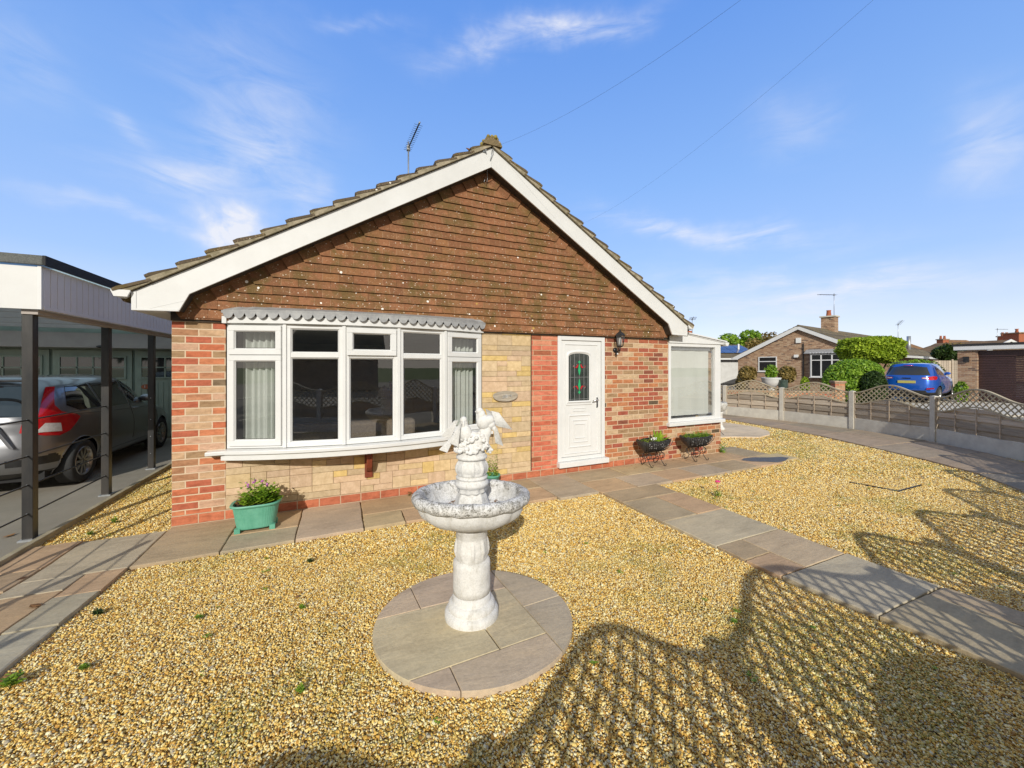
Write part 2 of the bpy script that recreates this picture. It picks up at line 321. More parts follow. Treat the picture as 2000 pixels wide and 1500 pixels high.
M['dfelt']=pm('dark felt trim',(.02,.02,.022),(.03,.03,.03),60,.8,.4,200)
M['pinkwhite']=pm('carport cladding',(.80,.75,.71),(.73,.68,.65),2,.5,.05,30)
M['poly']=pm('polycarbonate sheet',(.52,.66,.68),(.45,.60,.62),2,.4,.1,20,trans=.9)
M['greengate']=pm('sage painted boards',(.30,.34,.27),(.24,.28,.22),3,.7,.1,30)
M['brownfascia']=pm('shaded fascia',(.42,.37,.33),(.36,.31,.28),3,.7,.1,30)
M['shutter']=pm('brown roller shutter',(.055,.026,.024),(.04,.019,.018),4,.5,.05,30)
M['solar']=pm('solar panel',(.012,.03,.12),(.015,.04,.15),5,.25,0,coat=.5)
M['terra']=pm('terracotta',(.42,.13,.06),(.32,.1,.05),10,.8,.3,60)
M['puddle']=pm('wet stone',(.12,.11,.10),(.085,.08,.075),5,.5,.1,20,spec=.2)
M['plaque']=pm('weathered wood plaque',(.50,.44,.35),(.26,.22,.17),18,.8,.8,50,stretch=(.3,1,3))
M['stemg']=pm('green stem',(.06,.12,.02),(.1,.16,.03),9,.7,0)
M['lgreen']=pm('stained green',(.03,.42,.16),(.03,.36,.14),9,.3,0); M['lred']=pm('stained red',(.55,.01,.02),(.45,.01,.02),9,.3,0)
M['leadline']=pm('lead came',(.35,.36,.36),(.28,.28,.28),9,.5,0)
M['doorglass']=pm('obscured dark glass',(.018,.024,.022),(.05,.06,.055),9,.08,.35,45,coat=.5)
# ================================================================= THE BUNGALOW
SL=.611; AX,AZ=3.42,4.57           # barge top edge: apex and slope
def ztop(x): return AZ-abs(x-AX)*SL
house=thing('brick_bungalow','brick bungalow with tile hung gable, white bow window and white front door','bungalow')
def wbox(name,mat,*b,**kw):
    m=MB(); m.box(*b); return m.build(name,mat,house,**kw)
wbox('wall',M['brickA'],0,.45,0,.25,.10,2.2)
wbox('wall',M['brickB'],4.125,4.57,.0,.25,.10,2.2)
wbox('wall',M['brickC'],5.45,6.838,0,.25,.10,2.2)
m=MB(); m.box(.45,3.36,.012,.25,.10,.68); m.box(3.36,4.12,.012,.25,.10,2.2); m.box(.45,3.36,.012,.25,2.13,2.2)
wst=m.build('stone_cladding',M['mortar'],house)
# random coursed walling stones
pal=[(.60,.46,.29),(.64,.49,.31),(.58,.44,.28),(.62,.45,.30),(.65,.49,.28),(.66,.48,.20),(.60,.44,.30),(.54,.42,.27)]
def stones(x0,x1,z0,z1,seed,big=True):
    rnd=random.Random(seed); u=.074; nx=int(round((x1-x0)/u)); nz=int(round((z1-z0)/u)); ux=(x1-x0)/nx; uz=(z1-z0)/nz
    occ=[[0]*nx for _ in range(nz)]; m=MB()
    for j in range(nz):
        for i in range(nx):
            if occ[j][i]: continue
            run=0
            while i+run<nx and not occ[j][i+run]: run+=1
            w=min(run,rnd.choice([2,3,3,4,5,6])); 
            if run-w==1: w=run
            h=1 if rnd.random()<(.55 if big else .7) else 2
            if big and h==2 and w>3 and rnd.random()<.6: w=3
            h=min(h,nz-j)
            if w>5: h=1
            for a in range(h):
                for b in range(w): occ[j+a][i+b]=1
            c=rnd.choice(pal); k=rnd.uniform(.9,1.1); c=tuple(x*k for x in c); g=.0016; pr=rnd.uniform(.0,.004)
            X0,X1,Z0,Z1=x0+i*ux+g,x0+(i+w)*ux-g,z0+j*uz+g,z0+(j+h)*uz-g
            # rock-faced block: chamfered edges
            e=.004; y=-.002-pr
            vs=[(X0,.012,Z0),(X1,.012,Z0),(X1,.012,Z1),(X0,.012,Z1),(X0,y+.003,Z0),(X1,y+.003,Z0),(X1,y+.003,Z1),(X0,y+.003,Z1),(X0+e,y,Z0+e),(X1-e,y,Z0+e),(X1-e,y,Z1-e),(X0+e,y,Z1-e)]
            m.add(vs,[(8,9,10,11),(4,5,9,8),(5,6,10,9),(6,7,11,10),(7,4,8,11),(0,1,5,4),(1,2,6,5),(2,3,7,6),(3,0,4,7)],c)
    return m
m=stones(.452,3.36,.10,.68,3); m2=stones(3.36,4.118,.10,2.15,5,False); m.add(m2.v,m2.f); m.c[-len(m2.f):]=m2.c
m.build('stones',M['stone'],wst)
# joint between cladding and red brick
wbox('mastic_joint',M['darkwood'],4.119,4.129,-.006,.01,.10,2.15)
wbox('plinth',M['brickP'],0,4.55,-.015,.2,-.05,.10); wbox('plinth',M['brickP'],4.55,6.84,-.015,.2,-.05,.10)
# side and rear walls, gable backing
wbox('wall',M['brickNy'],0,.25,.25,9.2,-.05,2.3); wbox('wall',M['brickNy'],6.59,6.84,.25,9.2,-.05,2.3); wbox('wall',M['brickC'],.25,6.59,9.0,9.2,-.05,2.3)
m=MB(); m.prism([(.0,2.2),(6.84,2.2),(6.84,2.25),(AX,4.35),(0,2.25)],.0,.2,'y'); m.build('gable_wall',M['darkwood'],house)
m=MB(); m.box(.0,6.84,-.03,.0,2.10,2.2); m.box(4.55,5.47,0,.2,2.09,2.2); m.build('tile_batten',M['darkwood'],house)
# ---- hanging tiles
TB=2.135; GA=.098; off=.19
def zv(x): return ztop(x)-.245+.075
def tq(m,b0,b1,t1,t0,col,yb=-.059,yt=-.038,jit=0):
    j=random.uniform(-jit,jit); th=.013
    vs=[(b0[0],yb+j,b0[1]),(b1[0],yb-j,b1[1]),(t1[0],yt,t1[1]),(t0[0],yt,t0[1]),(b0[0],yb+j+th,b0[1]),(b1[0],yb-j+th,b1[1]),(t1[0],yt+th,t1[1]),(t0[0],yt+th,t0[1])]
    m.add(vs,[(0,1,2,3),(5,4,7,6),(4,5,1,0),(1,5,6,2),(4,0,3,7),(3,2,6,7)],col)
def tcol():
    b=random.choice([(.255,.12,.058),(.24,.11,.052),(.27,.125,.06),(.235,.118,.055),(.245,.12,.052)]); k=random.uniform(.85,1.15); return tuple(x*k for x in b)
tm=MB(); nrow=int((zv(AX)-TB)/GA)+1
cs=1/math.sqrt(1+SL*SL); nx_,nz_=SL*cs,cs
def xs_at(z):   # x where the distance to the verge is off (left)
    return AX-((AZ-.17)-(z+off/cs))/SL
for k in range(nrow):
    z=TB+k*GA; z2=z+GA+.012
    xl=xs_at(z); xl2=xs_at(z2)
    if k==0: xl=max(xl,.07)
    xr=2*AX-xl; xr2=2*AX-xl2
    if xl<AX:
        start=(k%2)*.0825-.02; x=xl
        edges=[xl]; q=math.ceil((xl+.06-start)/.165)*.165+start
        while q<xr-.06: edges.append(q); q+=.165
        edges.append(xr)
        for a,b in zip(edges[:-1],edges[1:]):
            if b-a<.01: continue
            dz=random.uniform(-.003,.003)
            t0=max(a,xl2) if a==edges[0] else a; t1=min(b,xr2) if b==edges[-1] else b
            if b!=edges[-1] and random.random()<.8: tm.add([(b-.0022,-.0600,z+.003),(b+.0022,-.0600,z+.003),(b+.0022,-.0392,z+GA),(b-.0022,-.0392,z+GA)],[(0,1,2,3)],(.42,.27,.16))
            tq(tm,(a+.0012,z+dz),(b-.0012,z+dz+random.uniform(-.0015,.0015)),(max(t1,a+.01)-.0012 if t1>a else a+.005,z2),(min(t0,b-.01)+.0012,z2),tcol(),jit=.002)
        for s in (0,1):   # angled cut tiles running up to the verge
            for u0,u1 in ((0,.5),(.5,1)):
                def pt(xx,zz,u):
                    p=(xx-nx_*off*u,zz+nz_*off*u); return (2*AX-p[0],p[1]) if s else p
                if k==0 : 
                    B0,B1=(pt(xl,z,u0),pt(xl,z,u1)); 
                else: B0,B1=pt(xl,z,u0),pt(xl,z,u1)
                T0,T1=pt(xl2,z2,u0),pt(xl2,z2,u1)
                if s: tq(tm,B0,B1,T1,T0,tcol(),yb=-.060)
                else: tq(tm,B1,B0,T0,T1,tcol(),yb=-.060)
    else:
        p=(AX,z); tq(tm,(AX-.01,z-.02),(AX+.01,z-.02),(AX+.3,z+.2),(AX-.3,z+.2),tcol())
# triangular fill at the two lower corners
for s in (0,1):
    for k in range(0,4):
        z=TB+k*GA; x1=xs_at(z)+.01; x0=.08+.035*k
        if x1-x0<.03: continue
        P=lambda p:(2*AX-p[0],p[1]) if s else p
        a,b,c,d=P((x0,z-.001)),P((x1,z-.001)),P((x1,z+GA)),P((x0+.04,z+GA))
        (tq(tm,a,b,c,d,tcol(),yb=-.050) if not s else tq(tm,b,a,d,c,tcol(),yb=-.050))
# bottom kick course
tm2=MB()
for i in range(41):
    a=.085+i*.165; 
    if a+.165>6.80: break
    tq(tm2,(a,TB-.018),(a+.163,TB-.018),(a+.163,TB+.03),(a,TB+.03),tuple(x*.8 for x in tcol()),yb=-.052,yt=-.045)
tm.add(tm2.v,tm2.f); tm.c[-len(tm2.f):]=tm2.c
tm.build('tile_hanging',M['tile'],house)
# ---- barge boards and soffit
BY=-.2
def mir(p,s): return (2*AX-p[0],p[1]) if s else p
for s in (0,1):
    poly=[mir(p,s) for p in [(-.235,2.165),(.115,2.175),(.20,2.355),(AX-.001,AZ-.255),(AX-.001,AZ),(-.235,AZ-(AX+.235)*SL)]]
    m=MB(); m.prism(poly,BY,BY+.02,'y'); b=m.build('barge_board',M['upvc_barge'],house)
    m=MB()  # foot joint line, returned end, edge trim, screw heads
    m.prism([mir(p,s) for p in [(-.235,2.168),(-.20,2.168),(-.20,2.345),(-.235,2.338)]],BY-.004,BY,'y')
    m.prism([mir(p,s) for p in [(-.20,2.168),(.113,2.178),(.113,2.196),(-.20,2.186)]],BY-.003,BY,'y')
    m.prism([mir(p,s) for p in [(-.11,2.19),(.16,2.285),(.16,2.281),(-.11,2.186)]],BY-.002,BY,'y')
    m.build('trim',M['upvc'],b)
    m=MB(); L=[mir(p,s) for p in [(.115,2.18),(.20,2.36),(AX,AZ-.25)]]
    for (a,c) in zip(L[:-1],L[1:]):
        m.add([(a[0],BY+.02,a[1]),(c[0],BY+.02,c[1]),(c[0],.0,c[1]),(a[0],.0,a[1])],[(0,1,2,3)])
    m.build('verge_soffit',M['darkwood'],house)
    m=MB(); X0,X1=sorted((mir((-.235,0),s)[0],mir((.0,0),s)[0])); m.box(X0,X1,BY+.02,9.2,2.166,2.18); 
    xf0,xf1=sorted((mir((-.235,0),s)[0],mir((-.217,0),s)[0])); m.box(xf0,xf1,BY+.02,9.2,2.18,2.34)
    m.build('eaves_board',M['upvc'],house)
    # gutter
    m=MB(); gx=mir((-.30,0),s)[0]; pr=[(gx-.062,2.345),(gx-.045,2.295),(gx-.018,2.275),(gx+.018,2.275),(gx+.045,2.295),(gx+.062,2.345)]
    inn=[(x*.93+gx*.07,z+.006) for x,z in pr]
    m.prism(pr+inn[::-1],-.21,9.2,'y'); m.prism(pr,-.216,-.21,'y'); m.prism([(gx-.07,2.338),(gx-.048,2.285),(gx+.048,2.285),(gx+.07,2.338),(gx+.07,2.35),(gx-.07,2.35)],-.235,-.217,'y')
    m.build('gutter',M['upvc'],house,bevel=.003)
# ---- roof
rf=MB(); rm=MB(); gl=.272; n=16
for s in (0,1):
    P=lambda p:mir(p,s)
    def onr(t,h):   # t along slope from eaves, h normal height
        x=-.33+t*cs; return (x-SL*cs*h, AZ+.012-(AX-(-.33))*SL+t*cs*SL+cs*h)
    for k in range(n):
        a=k*gl; b=min((k+1)*gl+.03,(AX+.33)/cs)
        y=-.235
        while y<9.4:
            w=.30 if y<1.5 else 8.0
            dy=random.uniform(-.006,.006) if y<-.2 else 0; h=random.uniform(-.004,.006)
            tk=.024; l0=.052+h
            poly=[P(onr(a,l0)),P(onr(a+.004,l0+tk)),P(onr(a+.05,l0+tk+.002)),P(onr(b,.006+tk)),P(onr(b,.006))]
            kk=random.uniform(.75,1.2); rf.prism(poly,y+dy,min(y+w-.004,9.4),'y',col=tuple(c*kk for c in (.11,.088,.06)))
            y+=w
        # verge mortar bed below the tile edge
        m0=[P(onr(a,.0)),P(onr(a+.0,.05)),P(onr((a+b)/2,.04)),P(onr(b,.012)),P(onr(b,.0))]
        rm.prism(m0,-.233+random.uniform(-.004,.004),-.12,'y')
    base=[P(onr(0,-.0)),P(onr((AX+.33)/cs,-.0)),P(onr((AX+.33)/cs,-.05)),P(onr(0,-.05))]
    rf.prism(base,-.17,9.4,'y',col=(.05,.04,.03))
roof=rf.build('roof',M['rooft'],house)
rm.build('verge_bedding',M['vmortar'],roof)
m=MB()
for k in range(21):
    y0=-.25+k*.46; pts=[(AX+.125*cos(a),AZ+.015+.115*sin(a)) for a in [PI*q/10 for q in range(11)]]
    m.prism(pts,y0,y0+.455,'y',col=(.19,.15,.08))
for i in range(26):   # crusty lichen on the ridge end
    a=random.uniform(.1,3.0); m.ball((AX+.125*cos(a),-.25+random.uniform(0,.12),AZ+.02+.115*sin(a)),random.uniform(.012,.032),8,col=(.30,.26,.07))
m.build('ridge_tiles',M['rooft'],roof)
# cable bracket at the apex
m=MB(); m.tube([(AX-.10,BY-.005,4.50),(AX-.09,BY-.05,4.50)],.008); m.box(AX-.125,AX-.075,BY-.012,BY-.002,4.485,4.515)
m.tube([(AX+.01,BY-.02,4.56),(AX-.015,BY-.02,4.42),(AX-.03,-.12,4.28),(AX-.01,-.08,4.2),(AX-.03,-.08,4.13),(AX-.06,-.08,4.16),(AX-.04,-.08,4.22)],.004)
m.tube([(AX+.03,BY-.02,4.58),(AX+.02,BY-.02,4.50),(AX-.02,BY-.02,4.40)],.003); m.build('cable_bracket',M['steel'],house)
# ---- bow window
BC=(1.9075,3.35); BR=3.65
def bow(k,o=0,z=0):   # k in facets 0..5, o = outward offset
    a=R(-23.41+9.364*k); return Vector((BC[0]+(BR+o)*sin(a),BC[1]-(BR+o)*cos(a),z))
def facetM(i):
    a,b=bow(i),bow(i+1); x=(b-a).normalized(); y=Vector((0,0,1)).cross(x); Mx=Matrix((( x.x,y.x,0,a.x),(x.y,y.y,0,a.y),(0,0,1,0),(0,0,0,1))); return Mx,(b-a).length
fr=MB(); panes=[]; ops=[]
Z0,Z1,ZT=.75,2.10,1.755
def ring(m,x0,x1,z0,z1,w,y0,y1,Mx):
    m.box(x0,x1,y0,y1,z0,z0+w,M=Mx); m.box(x0,x1,y0,y1,z1-w,z1,M=Mx); m.box(x0,x0+w,y0,y1,z0+w,z1-w,M=Mx); m.box(x1-w,x1,y0,y1,z0+w,z1-w,M=Mx)
def beadring(m,x0,x1,z0,z1,w,y,Mx):   # sloping glazing bead
    o=[(x0,z0),(x1,z0),(x1,z1),(x0,z1)]; i=[(x0+w,z0+w),(x1-w,z0+w),(x1-w,z1-w),(x0+w,z1-w)]
    for k in range(4):
        a,b,c,d=o[k],o[(k+1)%4],i[(k+1)%4],i[k]
        m.add([Mx@Vector((a[0],y,a[1])),Mx@Vector((b[0],y,b[1])),Mx@Vector((c[0],y+.02,c[1])),Mx@Vector((d[0],y+.02,d[1]))],[(0,1,2,3)])
for i in range(5):
    Mx,L=facetM(i)
    ring(fr,.004,L-.004,Z0,Z1,.05,0,.07,Mx); fr.box(.054,L-.054,.004,.066,ZT-.025,ZT+.025,M=Mx)
    for part,(za,zb) in enumerate(((Z0+.05,ZT-.025),(ZT+.025,Z1-.05))):
        if (part==1 and i in(0,2,4)) or (part==0 and i in(0,4)):
            om=MB(); ring(om,.03,L-.03,za-.022,zb+.022,.058,-.026,.03,Mx); beadring(om,.088,L-.088,za+.036,zb-.036,.014,-.02,Mx)
            ops.append(om); panes.append((.10,L-.10,za+.048,zb-.048,Mx,.0))
        else:
            beadring(fr,.054,L-.054,za,zb,.016,.004,Mx); panes.append((.068,L-.068,za+.014,zb-.014,Mx,.024))
for k in range(1,5):      # coupling mullions with shadow grooves
    p=bow(k,.004); q=bow(k,-.07); a=R(-23.41+9.364*k); Rm=Matrix.Translation((p.x,p.y,0))@Matrix.Rotation(a,4,'Z')
    fr.box(-.018,.018,-.012,.07,Z0,Z1,M=Rm)
bw=fr.build('bow_window',M['upvc'],house,bevel=.004)
for om in ops: om.build('opening_light',M['upvc'],bw,bevel=.004)
for (x0,x1,z0,z1,Mx,y) in panes:
    m=MB(); m.add([Mx@Vector(p) for p in [(x0,y,z0),(x1,y,z0),(x1,y,z1),(x0,y,z1)]],[(0,1,2,3)]); m.build('pane',M['glass'],bw)
    g=MB(); gw=.005; [g.box(a,b,y-.004,y-.001,c,d,M=Mx) for a,b,c,d in ((x0,x1,z0,z0+gw),(x0,x1,z1-gw,z1),(x0,x0+gw,z0,z1),(x1-gw,x1,z0,z1))]; g.build('gasket',M['black'],bw)
def bowstrip(m,o0,o1,z0,z1,k0=0,k1=5,n=30):
    ks=[k0+(k1-k0)*i/n for i in range(n+1)]
    P=[bow(k,o0) for k in ks]+[bow(k,o1) for k in ks[::-1]]
    vs=[(p.x,p.y,z0) for p in P]+[(p.x,p.y,z1) for p in P]; N=len(P); fs=[]
    for i in range(n):
        a,b,c,d=i,i+1,N-2-i,N-1-i
        fs+=[(a,d,c,b),(N+a,N+b,N+c,N+d),(a,b,N+b,N+a),(c,d,N+d,N+c)]
    fs+=[(0,N,2*N-1,N-1),(n,n+1,N+n+1,N+n)]
    m.add(vs,fs)
m=MB(); bowstrip(m,.11,-.08,.705,.745,-.12,5.12); bowstrip(m,.085,-.02,.64,.704,-.0,5.0); m.box(.30,.52,-.12,.0,.705,.744); m.box(3.30,3.48,-.12,0,.705,.744)
m.build('window_sill',M['upvc'],bw,bevel=.006)
m=MB(); bowstrip(m,.02,-.08,.30+.335,.66,.0,5.0); m.build('sill_underside',M['upvc'],bw)
m=MB(); bowstrip(m,.035,-.05,2.095,2.165); m.box(.43,.47,-.06,0,2.09,2.165); m.build('head_fascia',M['upvc'],bw)
m=MB(); bowstrip(m,.06,-.02,2.20,2.235,-.02,5.02)
nsc=27
for k in range(nsc):       # scalloped lead edge
    ka=5.0*k/nsc; kb=5.0*(k+1)/nsc; a=bow(ka,.06),bow(kb,.06); pts=[]
    for q in range(9):
        t=q/8; p=a[0].lerp(a[1],t); z=2.195-.055*math.sin(PI*t)**.6; pts.append((p,z,q))
    vs=[(a[0].x,a[0].y,2.205),(a[1].x,a[1].y,2.205)]+[(p.x+(.004),p.y-.006-.006*sin(PI*q/8),z) for p,z,q in pts]
    for q in range(8):
        m.add([vs[0] if q<4 else vs[1],vs[2+q],vs[3+q]],[(0,1,2)])
    m.add([vs[0],vs[6],vs[1]],[(0,1,2)])
ks=[5*i/20 for i in range(21)]
for i in range(20):
    p,q=bow(ks[i],.06),bow(ks[i+1],.06); m.add([(p.x,p.y,2.236),(q.x,q.y,2.236),(q.x,.0,2.30),(p.x,.0,2.30)],[(0,1,2,3)])
m.build('lead_flashing',M['lead'],house)
# bracket below the bow
m=MB(); m.prism([(-.20,.62),(-.012,.62),(-.012,.60),(-.20,.60)],1.835,1.935,'x'); 
arc=[(-.19+.15*(1-cos(t)),.60-.24*sin(t)) for t in [PI/2*q/8 for q in range(9)]]
m.prism([(-.012,.60)]+[(-.19,.60)]+arc[1:]+[(-.012,.33)],1.855,1.915,'x'); m.box(1.84,1.93,-.035,-.012,.28,.60); m.build('sill_bracket',M['redwood'],house,bevel=.003)
# room behind the bow
m=MB(); r0,r1,ry=.26,4.5,4.2
m.add([(r0,.25,.02),(r0,ry,.02),(r0,ry,2.4),(r0,.25,2.4)],[(0,1,2,3)]); m.add([(r1,.25,.02),(r1,ry,.02),(r1,ry,2.4),(r1,.25,2.4)],[(3,2,1,0)])
m.add([(r0,ry,.02),(r1,ry,.02),(r1,ry,2.4),(r0,ry,2.4)],[(0,1,2,3)]); m.add([(r0,.0,2.12),(r1,.0,2.12),(r1,ry,2.12),(r0,ry,2.12)],[(0,1,2,3)])
bowstrip(m,-.01,-.5,2.085,2.10); m.build('room_wall',M['roomwall'],house); m=MB(); m.box(r0,r1,.2,ry,0,.02); m.build('room_floor',M['roomfloor'],house)
m=MB(); bowstrip(m,-.07,-.5,.70,.715); m.box(.45,3.36,.0,.28,.70,.714); m.build('window_board',M['upvc'],bw)
def curtain(pts,z0,z1,amp=.03,waves=9):
    m=MB(); n=90; P=[]
    seg=[(Vector(b)-Vector(a)).length for a,b in zip(pts[:-1],pts[1:])]; T=sum(seg)
    for i in range(n+1):
        t=i/n*T; k=0
        while k<len(seg)-1 and t>seg[k]: t-=seg[k]; k+=1
        a,b=Vector(pts[k]),Vector(pts[k+1]); p=a.lerp(b,t/seg[k]); d=(b-a).normalized(); nn=Vector((-d.y,d.x))
        w=sin(i/n*waves*2*PI+.6*sin(i*.21)); P.append(p+nn*amp*w*(1+.3*sin(i*.13)))
    zs=[z0+(z1-z0)*j/6 for j in range(7)]
    vs=[(p.x,p.y,z) for z in zs for p in P]; N=n+1
    m.add(vs,[(j*N+i,j*N+i+1,(j+1)*N+i+1,(j+1)*N+i) for j in range(6) for i in range(n)],smooth=True); return m
a,b=bow(.12,-.16),bow(.93,-.16)
c1=curtain([(a.x,a.y),(b.x,b.y)],.76,2.12,.022,7).build('curtain',M['curtain'],None); tag(c1,'pale green curtain gathered behind the left end of the bow window','curtain','curtains in the bow window')
a,b=bow(4.22,-.16),bow(4.95,-.16)
c2=curtain([(a.x,a.y),(b.x,b.y)],.76,2.12,.022,6).build('curtain',M['curtain'],None); tag(c2,'pale green curtain gathered behind the right end of the bow window','curtain','curtains in the bow window')
# white mantelpiece inside, seen through the fourth light
fp=thing('fireplace','white painted mantelpiece standing inside the room behind the bow window','fireplace',(3.9,1.6,0),R(0))
m=MB(); m.box(-.25,.35,-.75,-.55,0,1.05); m.box(-.25,.35,.55,.75,0,1.05); m.box(.0,.35,-.55,.55,.8,1.05); m.build('surround',M['upvc'],fp,bevel=.01)
m=MB(); m.box(-.32,.35,-.85,.85,1.05,1.1); m.build('shelf',M['upvc'],fp,bevel=.008); m=MB(); m.box(.05,.3,-.5,.5,.1,.75); m.build('hearth_opening',M['dark'],fp)
sf=thing('sofa','dark sofa back showing low behind the bow window glass','sofa',(1.7,.9,0))
m=MB(); m.box(-.9,.9,-.1,.12,.1,.85); m.build('backrest',M['roomfloor'],sf,bevel=.05); m=MB(); m.box(-.85,.85,.12,.75,.15,.45); m.build('seat',M['roomfloor'],sf,bevel=.05)
# ---- front door
df=MB(); X0,X1=4.572,5.448
df.box(X0,X0+.062,-.02,.07,.18,2.10); df.box(X1-.062,X1,-.02,.07,.18,2.10); df.box(X0+.062,X1-.062,-.02,.07,2.035,2.10); df.box(X0+.062,X1-.062,-.02,.07,.18,.235)
dfo=df.build('door_frame',M['upvc'],house,bevel=.005)
m=MB(); m.box(X0-.01,X1+.035,-.085,.05,.10,.178); m.build('threshold',M['upvc'],dfo,bevel=.006)
lx0,lx1,lz0,lz1=X0+.068,X1-.068,.24,2.03
m=MB(); m.box(lx0,lx1,.0,.045,lz0,lz1)
def mould(m,x0,x1,z0,z1,w=.02,y=-.001,h=.012):
    o=[(x0,z0),(x1,z0),(x1,z1),(x0,z1)]
    for lv,(a,b,c) in enumerate(((0,w*.5,h),)):
        for k in range(4):
            p,q=o[k],o[(k+1)%4]; cx,cz=(x0+x1)/2,(z0+z1)/2
            def sh(P,d): return (P[0]+(d if P[0]<cx else -d),P[1]+(d if P[1]<cz else -d))
            p1,q1,p2,q2=sh(p,w*.5),sh(q,w*.5),sh(p,w),sh(q,w)
            m.add([(p[0],y,p[1]),(q[0],y,q[1]),(q1[0],y-h,q1[1]),(p1[0],y-h,p1[1]),(q2[0],y,q2[1]),(p2[0],y,p2[1])],[(0,1,2,3),(3,2,4,5)])
mould(m,lx0+.055,lx1-.055,lz0+.04,lz1-.05,.018)
mould(m,4.765,5.19,.37,.885,.03); mould(m,4.83,5.125,.445,.805,.022); mould(m,4.875,5.08,.51,.74,.016,h=.016)
mould(m,4.845,5.09,.93,.985,.012); m.box(4.73,5.205,-.012,0,1.035,1.06)
dl=m.build('front_door',M['upvc'],house,bevel=.002)
def archpts(x0,x1,z0,z1,rise,n=12):
    cx=(x0+x1)/2; hw=(x1-x0)/2; return [(x0,z0),(x1,z0)]+[(cx+hw*cos(PI*q/n)*1.0,z1-rise+rise*sin(PI*q/n)**.8) for q in range(n+1)]
o=archpts(4.735,5.19,1.06,1.89,.075); i=archpts(4.775,5.15,1.10,1.835,.055)
m=MB(); n=len(o)
for k in range(n):
    a,b,c,d=o[k],o[(k+1)%n],i[(k+1)%n],i[k]; mm=lambda p,q:((p[0]+q[0])/2,(p[1]+q[1])/2); e,f=mm(a,d),mm(b,c)
    m.add([(a[0],0,a[1]),(b[0],0,b[1]),(f[0],-.02,f[1]),(e[0],-.02,e[1]),(c[0],-.004,c[1]),(d[0],-.004,d[1])],[(0,1,2,3),(3,2,4,5)])
m.build('glazing_frame',M['upvc'],dl)
m=MB(); m.prism(i,-.006,-.002,'y'); dg=m.build('door_glass',M['doorglass'],dl)
gx=4.9625
m=MB()
for xx in (4.802,4.875,gx,5.05,5.123): m.box(xx-.0018,xx+.0018,-.0095,-.006,1.105,1.80 if xx in(4.802,5.123) else 1.825)
for zz in (1.125,1.465): m.box(4.78,5.145,-.0095,-.006,zz-.0018,zz+.0018)
m.build('leading',M['leadline'],dg)
def flat(m,pts,y=-.0125): m.prism(pts,y,y+.0025,'y')
gm=MB(); rm_=MB()
for zc in (1.70,1.23): flat(gm,[(gx,zc-.03),(gx+.024,zc),(gx,zc+.03),(gx-.024,zc)])
for z0,z1 in ((1.50,1.665),(1.265,1.43)):
    flat(gm,[(gx+.006,z0),(gx+.022*1,z0+.07),(gx+.008,z1),(gx-.008,z1),(gx-.022,z0+.07),(gx-.006,z0)])
for s in (-1,1):
    for zc,fl in ((1.64,1),(1.30,-1)):
        rm_pts=[(gx+s*.02,zc+fl*.025),(gx+s*.03,zc-fl*.02),(gx+s*.055,zc-fl*.035),(gx+s*.075,zc-fl*.02),(gx+s*.05,zc-fl*.005),(gx+s*.04,zc+fl*.02)]
        flat(rm_,rm_pts if s*fl>0 else rm_pts[::-1])
        gm_=[(gx+s*.07,-.0095,zc-fl*.02),(gx+s*.095,-.0095,zc-fl*.03),(gx+s*.11,-.0095,zc-fl*.01),(gx+s*.10,-.0095,zc+fl*.01)]; rm_.tube(gm_,.0025,6)
gm.add(rm_.v,rm_.f,mi=1); gm.build('stained_motif',[M['lgreen'],M['lred']],dg)
m=MB(); m.box(5.285,5.315,-.014,0,.98,1.14); m.tube([(5.30,-.014,1.10),(5.30,-.05,1.10),(5.27,-.055,1.10),(5.19,-.055,1.09)],.009,10); m.build('door_handle',M['chrome'],dl)
m=MB(); m.box(5.294,5.306,-.018,-.014,1.0,1.03); m.build('keyhole',M['black'],dl)
# ---- wall lantern
lan=thing('wall_lantern','black coach lantern with a sensor on the brick beside the white door','wall lamp',(5.66,0,1.9))
m=MB(); m.lathe([(.04,0),(.04,.015),(.02,.03)],20); bm_=m.build('backplate',M['black'],lan); bm_.rotation_euler=(R(90),0,0); bm_.location=(0,0,.0)
m=MB(); m.tube([(0,0,0),(0,-.07,-.03),(0,-.12,-.01),(0,-.13,.04)],.009,10); m.ball((0,-.05,-.06),.026,14); m.tube([(0,-.03,-.03),(0,-.05,-.06)],.008); m.build('arm',M['black'],lan)
m=MB(); m.ball((0,-.068,-.065),.015,12); m.build('sensor',M['white'],lan)
m=MB(); hx=[(cos(PI/3*k),sin(PI/3*k)) for k in range(6)]
m.lathe([(.03,.04),(.055,.055),(.055,.065)],6,o=(0,-.13,0),smooth=False); m.lathe([(.082,.225),(.085,.232),(.06,.262),(.03,.285),(.012,.30),(.012,.315),(.004,.335)],6,o=(0,-.13,0),smooth=False)
for x,y in hx: m.tube([(x*.052,-.13+y*.052,.06),(x*.074,-.13+y*.074,.228)],.004,6)
m.build('cage',M['black'],lan)
m=MB(); m.lathe([(.050,.062),(.072,.226)],6,o=(0,-.13,0),cap=False,smooth=False); m.build('lantern_glass',M['glass'],lan)
m=MB(); m.lathe([(.012,.065),(.022,.10),(.024,.16),(.014,.2)],14,o=(0,-.13,0)); m.build('bulb',M['white'],lan)
